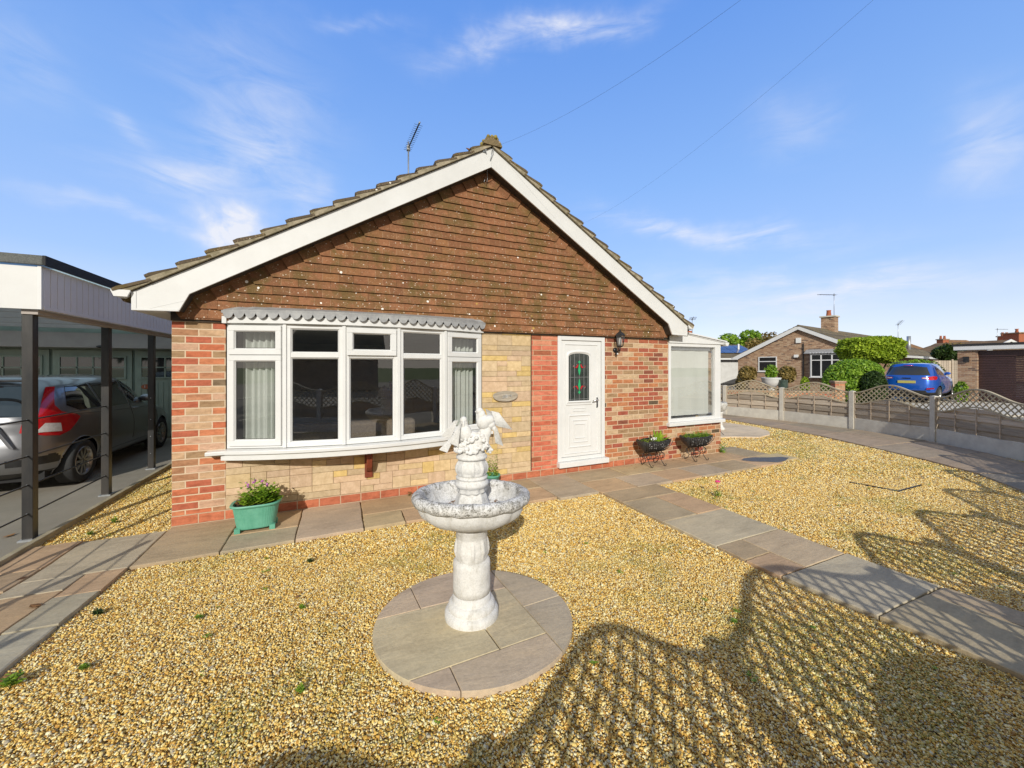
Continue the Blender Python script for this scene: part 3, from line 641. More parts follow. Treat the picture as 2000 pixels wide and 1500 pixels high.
# ---- name plaque
pl=thing('house_plaque','oval weathered wooden house sign on the yellow stone beside the bow window','sign',(3.70,-.02,1.21))
m=MB(); pts=[(.19*cos(a)*(1+.04*sin(3*a)),.075*abs(sin(a))**.9*(1 if sin(a)>0 else -1)) for a in [2*PI*q/40 for q in range(40)]]; m.prism(pts,-.022,.0,'y'); m.build('board',M['plaque'],pl,bevel=.005)
m=MB()
pn=lambda P: m.tube([(x,-.026,z) for x,z in P],.0045,6)
pn([(-.05,-.035),(-.035,.02),(-.03,-.03)]); pn([(-.03,-.03),(-.01,.025),(-.004,-.02)]); pn([(.0,-.02),(.01,.022),(.025,.02),(.02,-.02),(.0,-.022)]); pn([(.045,-.015),(.05,.022),(.07,.0),(.08,.02),(.085,-.02)])
m.build('carved_letters',M['fleck'],pl)
# ---- side porch / lean-to
m=MB(); m.box(6.842,8.19,.0,.2,-.05,.575); m.build('wall',M['brickC'],house)
m=MB(); m.box(8.0,8.19,.2,2.6,-.05,.575); m.build('wall',M['brickNy'],house)
pf=MB(); pf.box(6.842,6.90,-.01,.07,.64,2.05); pf.box(8.03,8.18,-.01,.07,.64,2.05); pf.box(6.90,8.03,-.01,.07,.64,.70); pf.box(6.90,8.03,-.01,.07,1.99,2.05); pf.box(8.11,8.18,.07,2.6,.64,.72); pf.box(8.11,8.18,.07,2.6,1.95,2.05); pf.box(8.11,8.18,1.2,1.28,.72,1.95); pf.box(8.11,8.18,2.52,2.6,.72,1.95)
pfo=pf.build('porch_window',M['upvc'],house,bevel=.004)
m=MB(); m.box(6.80,8.235,-.07,.07,.578,.638); m.build('porch_sill',M['upvc'],pfo,bevel=.006)
m=MB(); m.add([(6.90,.03,.70),(8.03,.03,.70),(8.03,.03,1.99),(6.90,.03,1.99)],[(0,1,2,3)]); m.build('pane',M['glass'],pfo)
m=MB(); m.add([(8.15,.07,.72),(8.15,2.52,.72),(8.15,2.52,1.95),(8.15,.07,1.95)],[(0,1,2,3)]); m.build('pane',M['glass'],pfo)
m=MB(); nn=14
m.add([(6.90+ (1.03)*i/nn+ (.012*sin(i)),.075+.006*sin(i*1.3),z) for z in (.74,1.93) for i in range(nn+1)],[(i,i+1,nn+2+i,nn+1+i) for i in range(nn)],smooth=True); bl=m.build('roller_blind',M['blind'],None); tag(bl,'pale grey blind pulled down inside the side porch window','blind')
m=MB(); m.box(6.90,7.97,.05,.11,1.93,1.985); m.build('blind_cassette',M['steel'],pfo)
m=MB(); m.prism([(6.842,2.05),(8.19,2.05),(8.24,2.05),(8.24,2.115),(6.842,2.30)],-.03,.0,'y'); m.build('porch_fascia',M['upvc'],house,bevel=.003)
m=MB(); m.prism([(6.842,2.302),(8.30,2.118),(8.30,2.095),(6.842,2.279)],-.06,2.7,'y'); m.prism([(6.842,2.262),(8.24,2.08),(8.24,2.095),(6.842,2.277)],-.04,-.031,'y'); m.build('porch_roof',M['upvc'],house)
m=MB(); m.prism([(8.242,2.06),(8.26,2.02),(8.31,2.02),(8.335,2.06),(8.335,2.09),(8.242,2.09)],-.07,2.7,'y'); m.build('porch_gutter',M['upvc'],house,bevel=.003)
m=MB(); m.box(6.85,8.0,.4,.44,.0,2.2); m.box(6.85,8.1,.1,2.6,-.02,.02); m.build('porch_back',M['roomwall'],house)
# ---- aerial on the roof
def yagi(name,label,base,h,length,dirv,tilt,nel,elen,group='tv aerials on the roofs',r=.012):
    t=thing(name,label,'aerial',base,0,group); m=MB(); m.tube([(0,0,0),(0,0,h)],r,8); m.build('mast',M['steel'],t)
    d=Vector(dirv).normalized(); d=(d*cos(tilt)+Vector((0,0,1))*sin(tilt)).normalized(); s=d.cross(Vector((0,0,1))).normalized(); o=Vector((0,0,h*.93))-d*length*.12
    m=MB(); m.tube([o,o+d*length],r*.8,6)
    for i in range(nel):
        p=o+d*length*(i+.5)/nel; m.tube([p-s*elen/2,p+s*elen/2],r*.25,4)
    m.build('boom',M['black'],t)
    m=MB(); m.tube([o+d*length,o+d*length*1.06],r*1.1,6); m.build('end_cap',M['steel'],t); m=MB(); m.box(-r*2,r*2,-r*2,r*2,h*.90,h*.95); m.build('clamp',M['steel'],t); return t
yg=yagi('tv_aerial','slim tilted aerial on a pole rising over the left slope of the tiled roof',(2.60,1.5,3.95),1.42,.80,(.045,-.728,0),0,15,.12,r=.013)
# ================================================================= GROUND, PATHS, GRAVEL
m=MB(); m.add([(-400,-400,-.09),(400,-400,-.09),(400,400,-.09),(-400,400,-.09)],[(0,1,2,3)]); struct(m.build('ground',M['grass']),'green grassy ground around the houses')
FP=[(12.9,7.2),(13.30,5.5),(13.56,3.86),(13.88,2.21),(13.84,.44),(13.37,-1.22),(12.40,-2.70),(11.2,-3.75),(9.98,-4.30),(8.63,-4.74),(7.25,-5.11),(5.76,-5.30),(4.54,-5.33),(2.66,-5.33),(1.26,-5.33),(-.70,-5.50),(-2.5,-5.80)]
m=MB(); rd=[(-30,-5.6),(-1,-5.6),(5.6,-5.6),(8.7,-5.2),(11.4,-4.2),(12.9,-2.95),(13.9,-1.3),(14.35,.5),(14.4,2.3),(14.0,4.2),(13.6,7.0),(13.0,14),(20,40),(60,40),(60,-40),(-30,-40)]
m.prism(rd[::-1],-.088,-.075); struct(m.build('road',M['asphalt']),'grey asphalt close outside the lattice fence')
m=MB(); m.box(-12,-1.02,-5.6,6.3,-.06,-.004); struct(m.build('driveway',M['asphalt']),'grey asphalt drive under the carport')
m=MB(); m.box(-1.015,-.962,-5.0,6.3,-.08,.035); struct(m.build('kerb',M['kerb'],bevel=.006),'mossy concrete edging between drive and gravel')
def GZ(x,y):
    d=(x-EYE[0])*SA+(y-EYE[1])*CA; t=np.clip((3.2-d)/1.6,0,1); return .088*t*t*(3-2*t)
spal=[(.30,.235,.165),(.27,.22,.16),(.32,.24,.165),(.26,.215,.155),(.31,.255,.175),(.29,.225,.165)]
pink=(.325,.24,.17); grey=(.275,.225,.165); buff=(.34,.285,.185)
RECT=[]
def paving(name,label,slabs,z1=.0):
    m=MB()
    for s in slabs:
        x0,x1,y0,y1=s[:4]; c=s[4] if len(s)>4 else random.choice(spal); k=random.uniform(.93,1.07); c=tuple(v*k*q for v,q in zip(c,(1.58,1.5,1.32))); g=.006
        RECT.append((x0,x1,y0,y1)); rg=random.Random(str(s[:4])); n=7
        # riven edges: slightly wavy outline
        P=[]
        for (ax,ay,bx,by) in ((x0+g,y0+g,x1-g,y0+g),(x1-g,y0+g,x1-g,y1-g),(x1-g,y1-g,x0+g,y1-g),(x0+g,y1-g,x0+g,y0+g)):
            for q in range(n):
                t=q/n; j=rg.uniform(-.0035,.0035); P.append((ax+(bx-ax)*t+(j if ax==bx else 0),ay+(by-ay)*t+(j if ay==by else 0)))
        N=len(P); dz=[rg.uniform(-.002,.002) for _ in range(3)]
        def zz(p,o): return z1+o+float(GZ(p[0],p[1]))+dz[0]+dz[1]*(p[0]-x0)+dz[2]*(p[1]-y0)
        cx,cy=(x0+x1)/2,(y0+y1)/2; IN=[(p[0]+(cx-p[0])*.02,p[1]+(cy-p[1])*.02) for p in P]
        vs=[(p[0],p[1],z1-.06+float(GZ(p[0],p[1]))) for p in P]+[(p[0],p[1],zz(p,-.005)) for p in P]+[(p[0],p[1],zz(p,0)) for p in IN]
        m.add(vs,[[2*N+i for i in range(N)]]+[[i,(i+1)%N,N+(i+1)%N,N+i] for i in range(N)]+[[N+i,N+(i+1)%N,2*N+(i+1)%N,2*N+i] for i in range(N)],c)
    X0=min(s[0] for s in slabs);X1=max(s[1] for s in slabs);Y0=min(s[2] for s in slabs);Y1=max(s[3] for s in slabs)
    o=m.build(name,M['slab']); struct(o,label); return o
paving('path','sandstone paved path along the front wall under the bow window',[(0,.6,-.87,-.02,grey),(.6,1.18,-.52,-.02),(.6,1.18,-.87,-.52,(.29,.255,.20)),(1.18,1.79,-.87,-.02,(.29,.24,.20)),(1.79,2.75,-.5,-.02),(1.79,2.2,-.87,-.5),(2.2,2.75,-.87,-.5,pink),(2.75,3.35,-.87,-.02,buff),(3.35,4.05,-.45,-.02),(3.35,4.05,-.87,-.45,pink),(4.05,4.65,-.93,-.02,(.31,.27,.22))])
paving('path','wide sandstone paving in front of the white door and planters',[(4.65,5.5,-.5,-.02,grey),(4.65,5.25,-.98,-.5),(5.25,5.9,-.98,-.5,(.33,.28,.23)),(5.5,6.25,-.5,-.02),(5.9,6.5,-.98,-.5,pink),(6.25,6.95,-.5,-.02),(6.5,7.15,-.98,-.5,(.3,.26,.22)),(6.95,7.5,-.5,-.02,pink),(7.15,7.85,-.98,-.5,grey),(7.5,8.25,-.5,-.02),(7.85,8.45,-.98,-.5,pink),(8.25,8.85,-.5,.25),(8.45,9.05,-.9,-.5,buff)])
paving('path','straight sandstone path running from the door to the gate',[(4.66,5.58,-1.36,-.98,grey),(4.66,5.18,-1.98,-1.36,(.29,.25,.19)),(5.18,5.6,-1.98,-1.36,pink),(4.67,5.6,-2.59,-1.98,(.32,.29,.23)),(4.68,5.02,-2.86,-2.59),(4.68,5.02,-3.14,-2.86,pink),(5.02,5.6,-3.14,-2.59,(.32,.265,.20)),(4.69,5.61,-3.72,-3.14,(.29,.265,.215)),(4.70,5.36,-5.28,-3.72,(.29,.25,.18)),(5.36,5.62,-5.28,-3.72,grey)])
paving('path','sandstone path beside the carport drive at the left',[(-.96,-.62,-.62,-.06,pink),(-.62,.0,-.87,-.10,(.3,.27,.22)),(-.96,-.62,-1.0,-.62),(-.62,-.25,-1.13,-.87,(.31,.28,.23)),(-.25,.0,-1.25,-.87,pink),(-.96,-.62,-1.55,-1.0,grey),(-.62,-.25,-1.7,-1.13),(-.25,.0,-1.7,-1.25,(.29,.27,.22)),(-.96,-.0,-2.16,-1.7,(.3,.285,.24)),(-.96,-.0,-2.62,-2.16,pink),(-.96,-.45,-3.4,-2.62),(-.45,.0,-3.4,-2.62),(-.96,.0,-4.3,-3.4,buff),(-.96,.0,-4.9,-4.3)])
# curved path inside the fence
def offs(pts,d):
    out=[]
    for i,p in enumerate(pts):
        a=Vector(pts[max(i-1,0)]); b=Vector(pts[min(i+1,len(pts)-1)]); t=(b-a).normalized(); n=Vector((-t.y,t.x)); out.append(Vector(p)-n*(-d))
    return out
inner_edge=[(12.45,5.6),(12.60,4.5),(12.52,3.2),(12.26,1.63),(11.93,.24),(11.42,-.92),(10.99,-1.82),(10.45,-2.62),(9.8,-3.15),(8.9,-3.62),(7.6,-3.95),(6.3,-4.1),(5.64,-4.15)]
outer_edge=[(13.25,5.6),(13.42,4.5),(13.60,3.2),(13.80,1.63),(13.75,.24),(13.35,-1.1),(12.75,-2.1),(11.7,-3.15),(10.6,-3.8),(9.4,-4.35),(8.0,-4.8),(6.6,-5.1),(5.64,-5.25)]
m=MB(); CURV=[]
for i in range(len(inner_edge)-1):
    a,b,c,d=[Vector(p) for p in (inner_edge[i],inner_edge[i+1],outer_edge[i+1],outer_edge[i])]
    CURV.append((a,b,c,d)); cuts=[0,.5,1] if i%2 else [0,.62,1]
    for t0,t1 in zip(cuts[:-1],cuts[1:]):
        q=[a.lerp(d,t0),b.lerp(c,t0),b.lerp(c,t1),a.lerp(d,t1)]; ce=sum(q,Vector((0,0)))/4; q=[p+(ce-p).normalized()*.008 for p in q]
        ar=sum(q[k].x*q[(k+1)%4].y-q[(k+1)%4].x*q[k].y for k in range(4))
        if ar<0: q=q[::-1]
        m.prism([(p.x,p.y) for p in q],-.06,random.uniform(-.003,.002),col=tuple(1.35*v for v in random.choice(spal)))
struct(m.build('path',M['slab'],bevel=.004),'curved slab path following the inside of the lattice fence')
# half-round paving beyond the porch
m=MB(); C2=(10.6,1.7)
hp=[(9.2,1.15),(9.94,.95),(10.4,.68),(11.0,.80),(11.45,1.1),(11.8,1.6),(11.85,2.3),(11.6,3.2),(9.2,3.2)]
m.prism(hp,-.06,-.001,col=(.72,.57,.39)); struct(m.build('patio',M['slab'],bevel=.004),'rounded grey paving beyond the side porch')
m=MB()
for a,b in (((9.2,1.6),(10.6,.72)),((9.9,1.2),(10.9,2.2)),((10.9,2.2),(11.8,1.8)),((10.9,2.2),(10.4,3.1))): 
    d=(Vector(b)-Vector(a)).normalized(); n=Vector((-d.y,d.x))*.007; m.add([(*(Vector(a)-n),.0006),(*(Vector(b)-n),.0006),(*(Vector(b)+n),.0006),(*(Vector(a)+n),.0006)],[(0,1,2,3)])
struct(m.build('patio_joints',M['soil']),'dark joints in the rounded paving')
# round slab under the bird bath
CC=K(-.235,2.405); ex=Vector((CA,-SA)); ey=Vector((SA,CA)); RX,RY=.612,.605
circ=[Vector((CC.x,CC.y))+ex*RX*cos(2*PI*k/96)+ey*RY*sin(2*PI*k/96) for k in range(96)]
def cp(x,y): X_,Y_=720+x/2.543,780+y/2.543; d=(1.63-.052-2.41*.060)*740/((Y_-716)-.060*740); p=K((X_-1000)/740*d,d); return Vector((p.x,p.y))
def clip(poly,a,b,side,g=.003):
    d=(b-a).normalized(); n=Vector((-d.y,d.x))*side; out=[]
    f=lambda p:(p-a).dot(n)-g
    for i in range(len(poly)):
        p,q=poly[i],poly[(i+1)%len(poly)]; fp_,fq=f(p),f(q)
        if fp_>=0: out.append(p)
        if fp_*fq<0: out.append(p.lerp(q,fp_/(fp_-fq)))
    return out
L1=(cp(55,1090),cp(425,998)); L2=(cp(625,870),cp(970,1255)); L3=(cp(205,1397),cp(875,1162)); L4=(cp(470,985),cp(655,1238)); D12=(cp(210,938),cp(258,1037)); D34=(cp(770,1030),cp(957,970)); D78=(cp(403,1328),cp(462,1455))
def sidep(L,p): d=L[1]-L[0]; n=Vector((-d.y,d.x)); return 1 if (p-L[0]).dot(n)>0 else -1
regs=[((150,1060),[(L2,),(L1,),(D12,)],(.33,.27,.22)),((330,960),[(L2,),(L1,),(D12,)],(.31,.255,.215)),((750,930),[(L2,),(D34,)],(.30,.26,.215)),((900,1080),[(L2,),(D34,)],(.29,.255,.215)),((300,1200),[(L2,),(L1,),(L3,),(L4,)],(.35,.31,.235)),((700,1090),[(L2,),(L1,),(L3,),(L4,)],(.34,.30,.23)),((650,1340),[(L2,),(L3,),(D78,)],(.34,.285,.235)),((310,1400),[(L2,),(L3,),(D78,)],(.33,.27,.225))]
m=MB()
for (px_,py_),Ls,c in regs:
    P=circ; pt=cp(px_,py_)
    for (L,) in Ls: P=clip(P,L[0],L[1],sidep(L,pt))
    if len(P)<3: continue
    ce=sum(P,Vector((0,0)))/len(P); N=len(P)
    c=tuple(q*v for v,q in zip(c,(1.72,1.66,1.45))); sz=lambda p:.052+(2.41-((p.x-EYE[0])*SA+(p.y-EYE[1])*CA))*.060
    vs=[(p.x,p.y,sz(p)-.06) for p in P]+[(p.x,p.y,sz(p)-.008) for p in P]+[(p.x+(ce.x-p.x)*.012,p.y+(ce.y-p.y)*.012,sz(p)) for p in P]
    m.add(vs,[[2*N+i for i in range(N)]]+[[i,(i+1)%N,N+(i+1)%N,N+i] for i in range(N)]+[[N+i,N+(i+1)%N,2*N+(i+1)%N,2*N+i] for i in range(N)],c)
rs=m.build('round_paving',M['slab']); struct(rs,'round sandstone circle under the white bird bath')
# puddle
m=MB(); pp=[(7.92,-.60),(8.10,-.52),(8.35,-.56),(8.55,-.66),(8.80,-.72),(8.88,-.82),(8.6,-.93),(8.35,-.95),(8.2,-.84),(8.02,-.74)]
m.prism([(x,y) for x,y in pp[::-1]],.0022,.004); struct(m.build('puddle',M['puddle']),'dark wet patch on the paving beyond the planters')
# gravel sheet
m=MB(); G_=[(-.962,-5.33),(5.76,-5.3),(8.6,-4.75),(11.2,-3.7),(12.4,-2.7),(13.37,-1.2),(13.84,.44),(13.88,2.2),(13.3,5.5),(12.9,7.2),(6.9,7.2),(6.9,.1),(0.0,.1),(0.0,6.2),(-.962,6.2)]
bm=bmesh.new(); vs=[bm.verts.new((x,y,-.034)) for x,y in G_]; f=bm.faces.new(vs); bmesh.ops.triangulate(bm,faces=[f])
for _i in range(45):
    bmesh.ops.bisect_plane(bm,geom=bm.verts[:]+bm.edges[:]+bm.faces[:],plane_co=(-1+_i*.2,-3,0),plane_no=(1,0,0))
for _i in range(24):
    bmesh.ops.bisect_plane(bm,geom=bm.verts[:]+bm.edges[:]+bm.faces[:],plane_co=(0,-5.2+_i*.2,0),plane_no=(0,1,0))
for v_ in bm.verts: v_.co.z+=float(GZ(v_.co.x,v_.co.y))
me=bpy.data.meshes.new('gravel'); bm.to_mesh(me); bm.free(); me.materials.append(M['gravel'])
go=bpy.data.objects.new('gravel',me); COL.objects.link(go); tag(go,'golden and cream gravel bed covering the front garden','gravel',kind='stuff')
def inpoly(P,x,y):
    r=np.zeros(len(x),bool); j=len(P)-1
    for i in range(len(P)):
        xi,yi=P[i];xj,yj=P[j]; c=((yi>y)!=(yj>y)); r^=c&(x<(xj-xi)*(y-yi)/((yj-yi) if yj!=yi else 1e-9)+xi); j=i
    return r
def scatter(n,dmin,dmax,smin,smax,xr=(-1.5,1.5)):
    d=np.sqrt(np.random.uniform(dmin**2,dmax**2,n)); q=np.random.uniform(xr[0],xr[1],n); X=q*d
    x=EYE[0]+X*CA+d*SA; y=EYE[1]-X*SA+d*CA
    ok=inpoly(G_,x,y)&(y>-4.9)
    for (a,b,c,e) in RECT: ok&=~((x>a-.002)&(x<b+.002)&(y>c-.002)&(y<e+.002))
    for q_ in CURV: ok&=~inpoly([(p.x,p.y) for p in q_],x,y)
    ok&=~inpoly([(p.x,p.y) for p in circ],x,y)&~inpoly(hp,x,y)&~((x>0)&(x<8.2)&(y>-.01))
    x,y=x[ok],y[ok]; s=np.random.uniform(smin,smax,len(x))*np.random.choice([.7,1,1.35,1.9],len(x),p=[.32,.52,.14,.02]); return x,y,s
gs=[scatter(300000,1.15,3.3,.0040,.0062),scatter(330000,3.3,5.6,.0052,.0075,(-1.3,1.5)),scatter(190000,5.6,8.5,.008,.0105,(-1.25,1.5)),scatter(70000,8.5,13,.010,.014,(.3,1.5))]
x=np.concatenate([g[0] for g in gs]); y=np.concatenate([g[1] for g in gs]); s=np.concatenate([g[2] for g in gs]); n=len(x); print('pebbles',n)
lump=np.array([noise.noise(Vector((a*1.7,b*1.7,0)))*.006 for a,b in zip(x[::1],y[::1])],dtype=np.float32)
co=np.empty((n,3),np.float32); co[:,0]=x; co[:,1]=y; co[:,2]=-.032+np.random.uniform(0,.010,n)+lump+GZ(x,y).astype(np.float32)
me=bpy.data.meshes.new('gravel_stones'); me.vertices.add(n); me.vertices.foreach_set('co',co.ravel())
a=me.attributes.new('scl','FLOAT_VECTOR','POINT'); sv=np.stack([s,s*np.random.uniform(.6,.95,n),s*np.random.uniform(.4,.7,n)],1).astype(np.float32); a.data.foreach_set('vector',sv.ravel())
a=me.attributes.new('rot','FLOAT_VECTOR','POINT'); rv=np.stack([np.random.normal(0,.45,n),np.random.normal(0,.45,n),np.random.uniform(0,6.28,n)],1).astype(np.float32); a.data.foreach_set('vector',rv.ravel())
a=me.attributes.new('moss','FLOAT','POINT'); mz=np.array([noise.noise(Vector((a_*.9,b_*.9,5)))+.5*noise.noise(Vector((a_*4,b_*4,9))) for a_,b_ in zip(x,y)]); mz=np.clip((mz+.02*(x-5.5).clip(-4,6)-.12)*2.2,0,.8)*(np.random.rand(n)<.55)*np.random.uniform(.3,1,n); a.data.foreach_set('value',mz.astype(np.float32))
a=me.attributes.new('tone','FLOAT','POINT'); a.data.foreach_set('value',np.random.uniform(0,1,n).astype(np.float32))
so=bpy.data.objects.new('gravel_stones',me); COL.objects.link(so); tag(so,'loose golden and cream pebbles lying over the garden bed','gravel',kind='stuff')
ng=bpy.data.node_groups.new('stones','GeometryNodeTree'); ng.interface.new_socket('Geometry',in_out='INPUT',socket_type='NodeSocketGeometry'); ng.interface.new_socket('Geometry',in_out='OUTPUT',socket_type='NodeSocketGeometry')
gi=ng.nodes.new('NodeGroupInput'); gout=ng.nodes.new('NodeGroupOutput'); ip=ng.nodes.new('GeometryNodeInstanceOnPoints'); ic=ng.nodes.new('GeometryNodeMeshIcoSphere'); ic.inputs['Radius'].default_value=1; ic.inputs['Subdivisions'].default_value=2
spn=ng.nodes.new('GeometryNodeSetPosition'); nt=ng.nodes.new('ShaderNodeTexNoise'); nt.inputs['Scale'].default_value=1.1; vm=ng.nodes.new('ShaderNodeVectorMath'); vm.operation='SUBTRACT'; vm.inputs[1].default_value=(.5,.5,.5); vm2=ng.nodes.new('ShaderNodeVectorMath'); vm2.operation='SCALE'; vm2.inputs['Scale'].default_value=1.1
sms=ng.nodes.new('GeometryNodeSetShadeSmooth'); smt=ng.nodes.new('GeometryNodeSetMaterial'); smt.inputs['Material'].default_value=M['pebble']
L=ng.links.new; L(nt.outputs['Color'],vm.inputs[0]); L(vm.outputs[0],vm2.inputs[0]); L(vm2.outputs[0],spn.inputs['Offset']); L(ic.outputs['Mesh'],spn.inputs['Geometry']); L(spn.outputs[0],sms.inputs[0]); L(sms.outputs[0],smt.inputs['Geometry']); L(smt.outputs[0],ip.inputs['Instance'])
def na(name): 
    q=ng.nodes.new('GeometryNodeInputNamedAttribute'); q.data_type='FLOAT_VECTOR'; q.inputs['Name'].default_value=name; return q.outputs['Attribute']
L(na('scl'),ip.inputs['Scale']); e2r=ng.nodes.new('FunctionNodeEulerToRotation'); L(na('rot'),e2r.inputs[0]); L(e2r.outputs[0],ip.inputs['Rotation'])
L(gi.outputs[0],ip.inputs['Points']); L(ip.outputs[0],gout.inputs[0])
md=so.modifiers.new('stones','NODES'); md.node_group=ng
# manhole frame
m=MB(); m.tube([(8.18,-2.02,-.018),(8.30,-2.50,-.016),(8.93,-2.50,-.018)],.010,6); o=m.build('manhole_frame',M['black']); tag(o,'thin dark angle of a drain cover frame sunk in the gravel','drain frame')
# ================================================================= PLANT HELPERS
def leaves(m,c,rad,n,size,up=.3,shell=.0,flat=1.0,seed=0,box=False,shade=True,asp=.55):
    rg=np.random.RandomState(seed); c=np.array(c,float); rad=np.array(rad,float)
    for _ in range(n):
        if box:
            p=rg.uniform(-1,1,3); ax=rg.randint(3)
            v=rg.normal(0,1,3); v/=(np.abs(v)**3.6).sum()**(1/3.6); p=v*rg.uniform(.84,1.03)*(1+.05*sin(v[0]*5+v[2]*7)+.03*sin(v[1]*11)); nr=np.sign(v)*np.abs(v)**2.6
        else:
            v=rg.normal(0,1,3); v/=np.linalg.norm(v); r=rg.uniform(shell,1.0)**(1/2.); p=v*r; nr=v
        pos=c+p*rad; d=rg.normal(0,1,3)+nr*.9+np.array([0,0,up]); d/=np.linalg.norm(d)
        a=np.cross(d,rg.normal(0,1,3)); a/=np.linalg.norm(a)+1e-9; b=np.cross(d,a); s=size*rg.uniform(.6,1.3)
        t=rg.uniform(0,1); lift=d*s*.12
        pts=[pos-a*s,pos-b*s*asp+lift,pos+a*s,pos+b*s*asp+lift]; m.add([tuple(q) for q in pts],[(0,1,2,3)],(t,t,t))
def sprig(m,base,h,nl,size,rg,lean=.25):
    b=Vector(base); d=Vector((rg.uniform(-lean,lean),rg.uniform(-lean,lean),1)).normalized()
    for i in range(nl):
        t=(i+1)/nl; p=b+d*h*t; a=i*2.4; dr=Vector((cos(a),sin(a),.45)).normalized(); s=size*(1.1-.5*t); sd=dr.cross(Vector((0,0,1))).normalized()*s*.32; k=rg.uniform(0,1)
        m.add([p,p+dr*s*.5+sd,p+dr*s+Vector((0,0,-s*.15)),p+dr*s*.5-sd],[(0,1,2,3)],(k,k,k))
    return b+d*h
def weed(x,y,h,n,size,label,seed,mat='leaf',z=-.02,flower=None):
    rg=random.Random(seed); t=thing('weed',label,'weed',(x,y,z+float(GZ(x,y))),0,'small weeds growing in the garden'); m=MB()
    for i in range(n):
        a=rg.uniform(0,6.28); r=rg.uniform(0,h*.35); sprig(m,(r*cos(a),r*sin(a),0),h*rg.uniform(.6,1),rg.randint(5,8),size,rg,.5)
    m.build('foliage',M[mat],t)
    m=MB(); [m.tube([(0,0,-.01),(rg.uniform(-.02,.02),rg.uniform(-.02,.02),h*.7)],.0015,4) for _ in range(3)]; m.build('stem',M['stemg'],t)
    return t
def gp(px,py): p=gnd(px,py,-.02); return p.x,p.y
weed(*gp(608,990),.13,7,.045,'upright leafy weed at the foot of the stone cladding right of the green planter',1)
weed(*gp(582,995),.10,6,.035,'low reddish weed close beside the green planter',2,'leafautumn')
weed(*gp(222,1022),.07,6,.04,'green weed in the gravel strip by the kerb',3)
weed(*gp(175,1045),.05,7,.03,'low green weed at the corner of the gravel strip and the path',4)
weed(*gp(388,1222),.025,6,.025,'tiny green weed in the gravel left of the bird bath path',5)
weed(*gp(590,1198),.03,6,.022,'small green tuft in the gravel straight left of the paved circle',6)
weed(*gp(165,1335),.025,8,.025,'flat green tuft in the gravel near the front left edge of the photo',7)
weed(*gp(20,1375),.06,10,.04,'bright green weed against the edge of the left path at the very front',8)
weed(*gp(585,1388),.035,6,.022,'small green weed in the gravel toward the front, below the paved circle',9)
weed(*gp(605,1098),.03,5,.03,'dark moss tuft in the gravel under the path, left of the bird bath',10,'leafdark')
weed(*gp(190,1213),.035,5,.035,'dark moss clump beside the edge of the left path',11,'leafdark')
weed(*gp(1410,885),.22,14,.06,'leafy self-seeded plant at the foot of the far black planter',12)
weed(*gp(1330,893),.09,4,.03,'small weed between the two black planters at the wall foot',13)
weed(*gp(799,972),.10,6,.03,'dry brown weed at the foot of the stone wall left of the bird bath',14,'dead')
weed(*gp(1435,1232),.03,6,.022,'small green weed in the gravel right of the paved circle',15)
weed(*gp(1500,1035),.02,5,.02,'tiny weed beside the straight path',16)
gt=weed(5.93,-1.66,.11,12,.035,'low green plant with a bright pink flower in the gravel by the door path',17)
m=MB(); rg=random.Random(4)
m.tube([(0,0,.02),(-.01,.0,.12),(-.02,-.01,.19)],.002,5)
for i in range(12): a=i*2.4; m.ball((-.02+.016*cos(a),-.01+.016*sin(a),.195+.005*(i%3)),(.016,.016,.008),6)
m.build('flower',M['pink'],gt)
m=MB(); rg=random.Random(9)
def leaf_dead(m,x,y,z,s,rg):
    a=rg.uniform(0,6.28); ca,sa=cos(a),sin(a); k=rg.uniform(0,1); cur=rg.uniform(.1,.5)
    P=[(-1,0,.3*cur),(-.4,.5,0),(.3,.45,0),(1,0,.6*cur),(.3,-.45,.1*cur),(-.4,-.5,.4*cur)]
    m.add([(x+s*(p[0]*ca-p[1]*sa),y+s*(p[0]*sa+p[1]*ca),z+s*p[2]) for p in P],[(0,1,2,3),(0,3,4,5)],(k,k,k))
for i in range(170):
    r=rg.random()
    if r<.35: x,y,z=rg.uniform(.2,4.6),-.89-abs(rg.gauss(0,.02)),-.02
    elif r<.5: x,y,z=.015+rg.random()*.03,rg.uniform(-3.2,-.9),-.02
    elif r<.62: x,y,z=rg.uniform(4.7,7.5),-1.0-abs(rg.gauss(0,.03)),-.02
    elif r<.80: x,y,z=rg.uniform(5.8,7.7),-.05-abs(rg.gauss(0,.12)),.006
    elif r<.86:
        a=rg.uniform(0,6.28); x,y,z=CC.x+.64*cos(a),CC.y+.60*sin(a),-.02
    else: x,y,z=rg.uniform(.3,8.5),rg.uniform(-3.8,-1.1),-.016
    leaf_dead(m,x,y,z+float(GZ(x,y)),rg.uniform(.008,.022),rg)
o=m.build('fallen_leaves',M['dead']); tag(o,'scattered small brown fallen leaves along the path edges and walls','fallen leaves',kind='stuff')
m=MB(); rg=random.Random(31)
for i in range(230):
    x_,y_=rg.uniform(-.9,12),rg.uniform(-4.2,2.5); 
    if x_<6.9 and y_>-.95 and x_>0: continue
    if any(r[0]-.02<x_<r[1]+.02 and r[2]-.02<y_<r[3]+.02 for r in RECT) or (Vector((x_,y_))-Vector((CC.x,CC.y))).length<.66: continue
    if x_>11 or (x_<0 and y_<-.0): continue
    for q in range(rg.randint(1,4)):
        sprig(m,(x_+rg.uniform(-.02,.02),y_+rg.uniform(-.02,.02),-.022+float(GZ(x_,y_))),rg.uniform(.008,.03),rg.randint(3,6),rg.uniform(.012,.024),rg,.9)
o=m.build('moss_tufts',M['leafhedge']); tag(o,'sparse specks of green moss and seedlings among the pebbles','moss',kind='stuff')
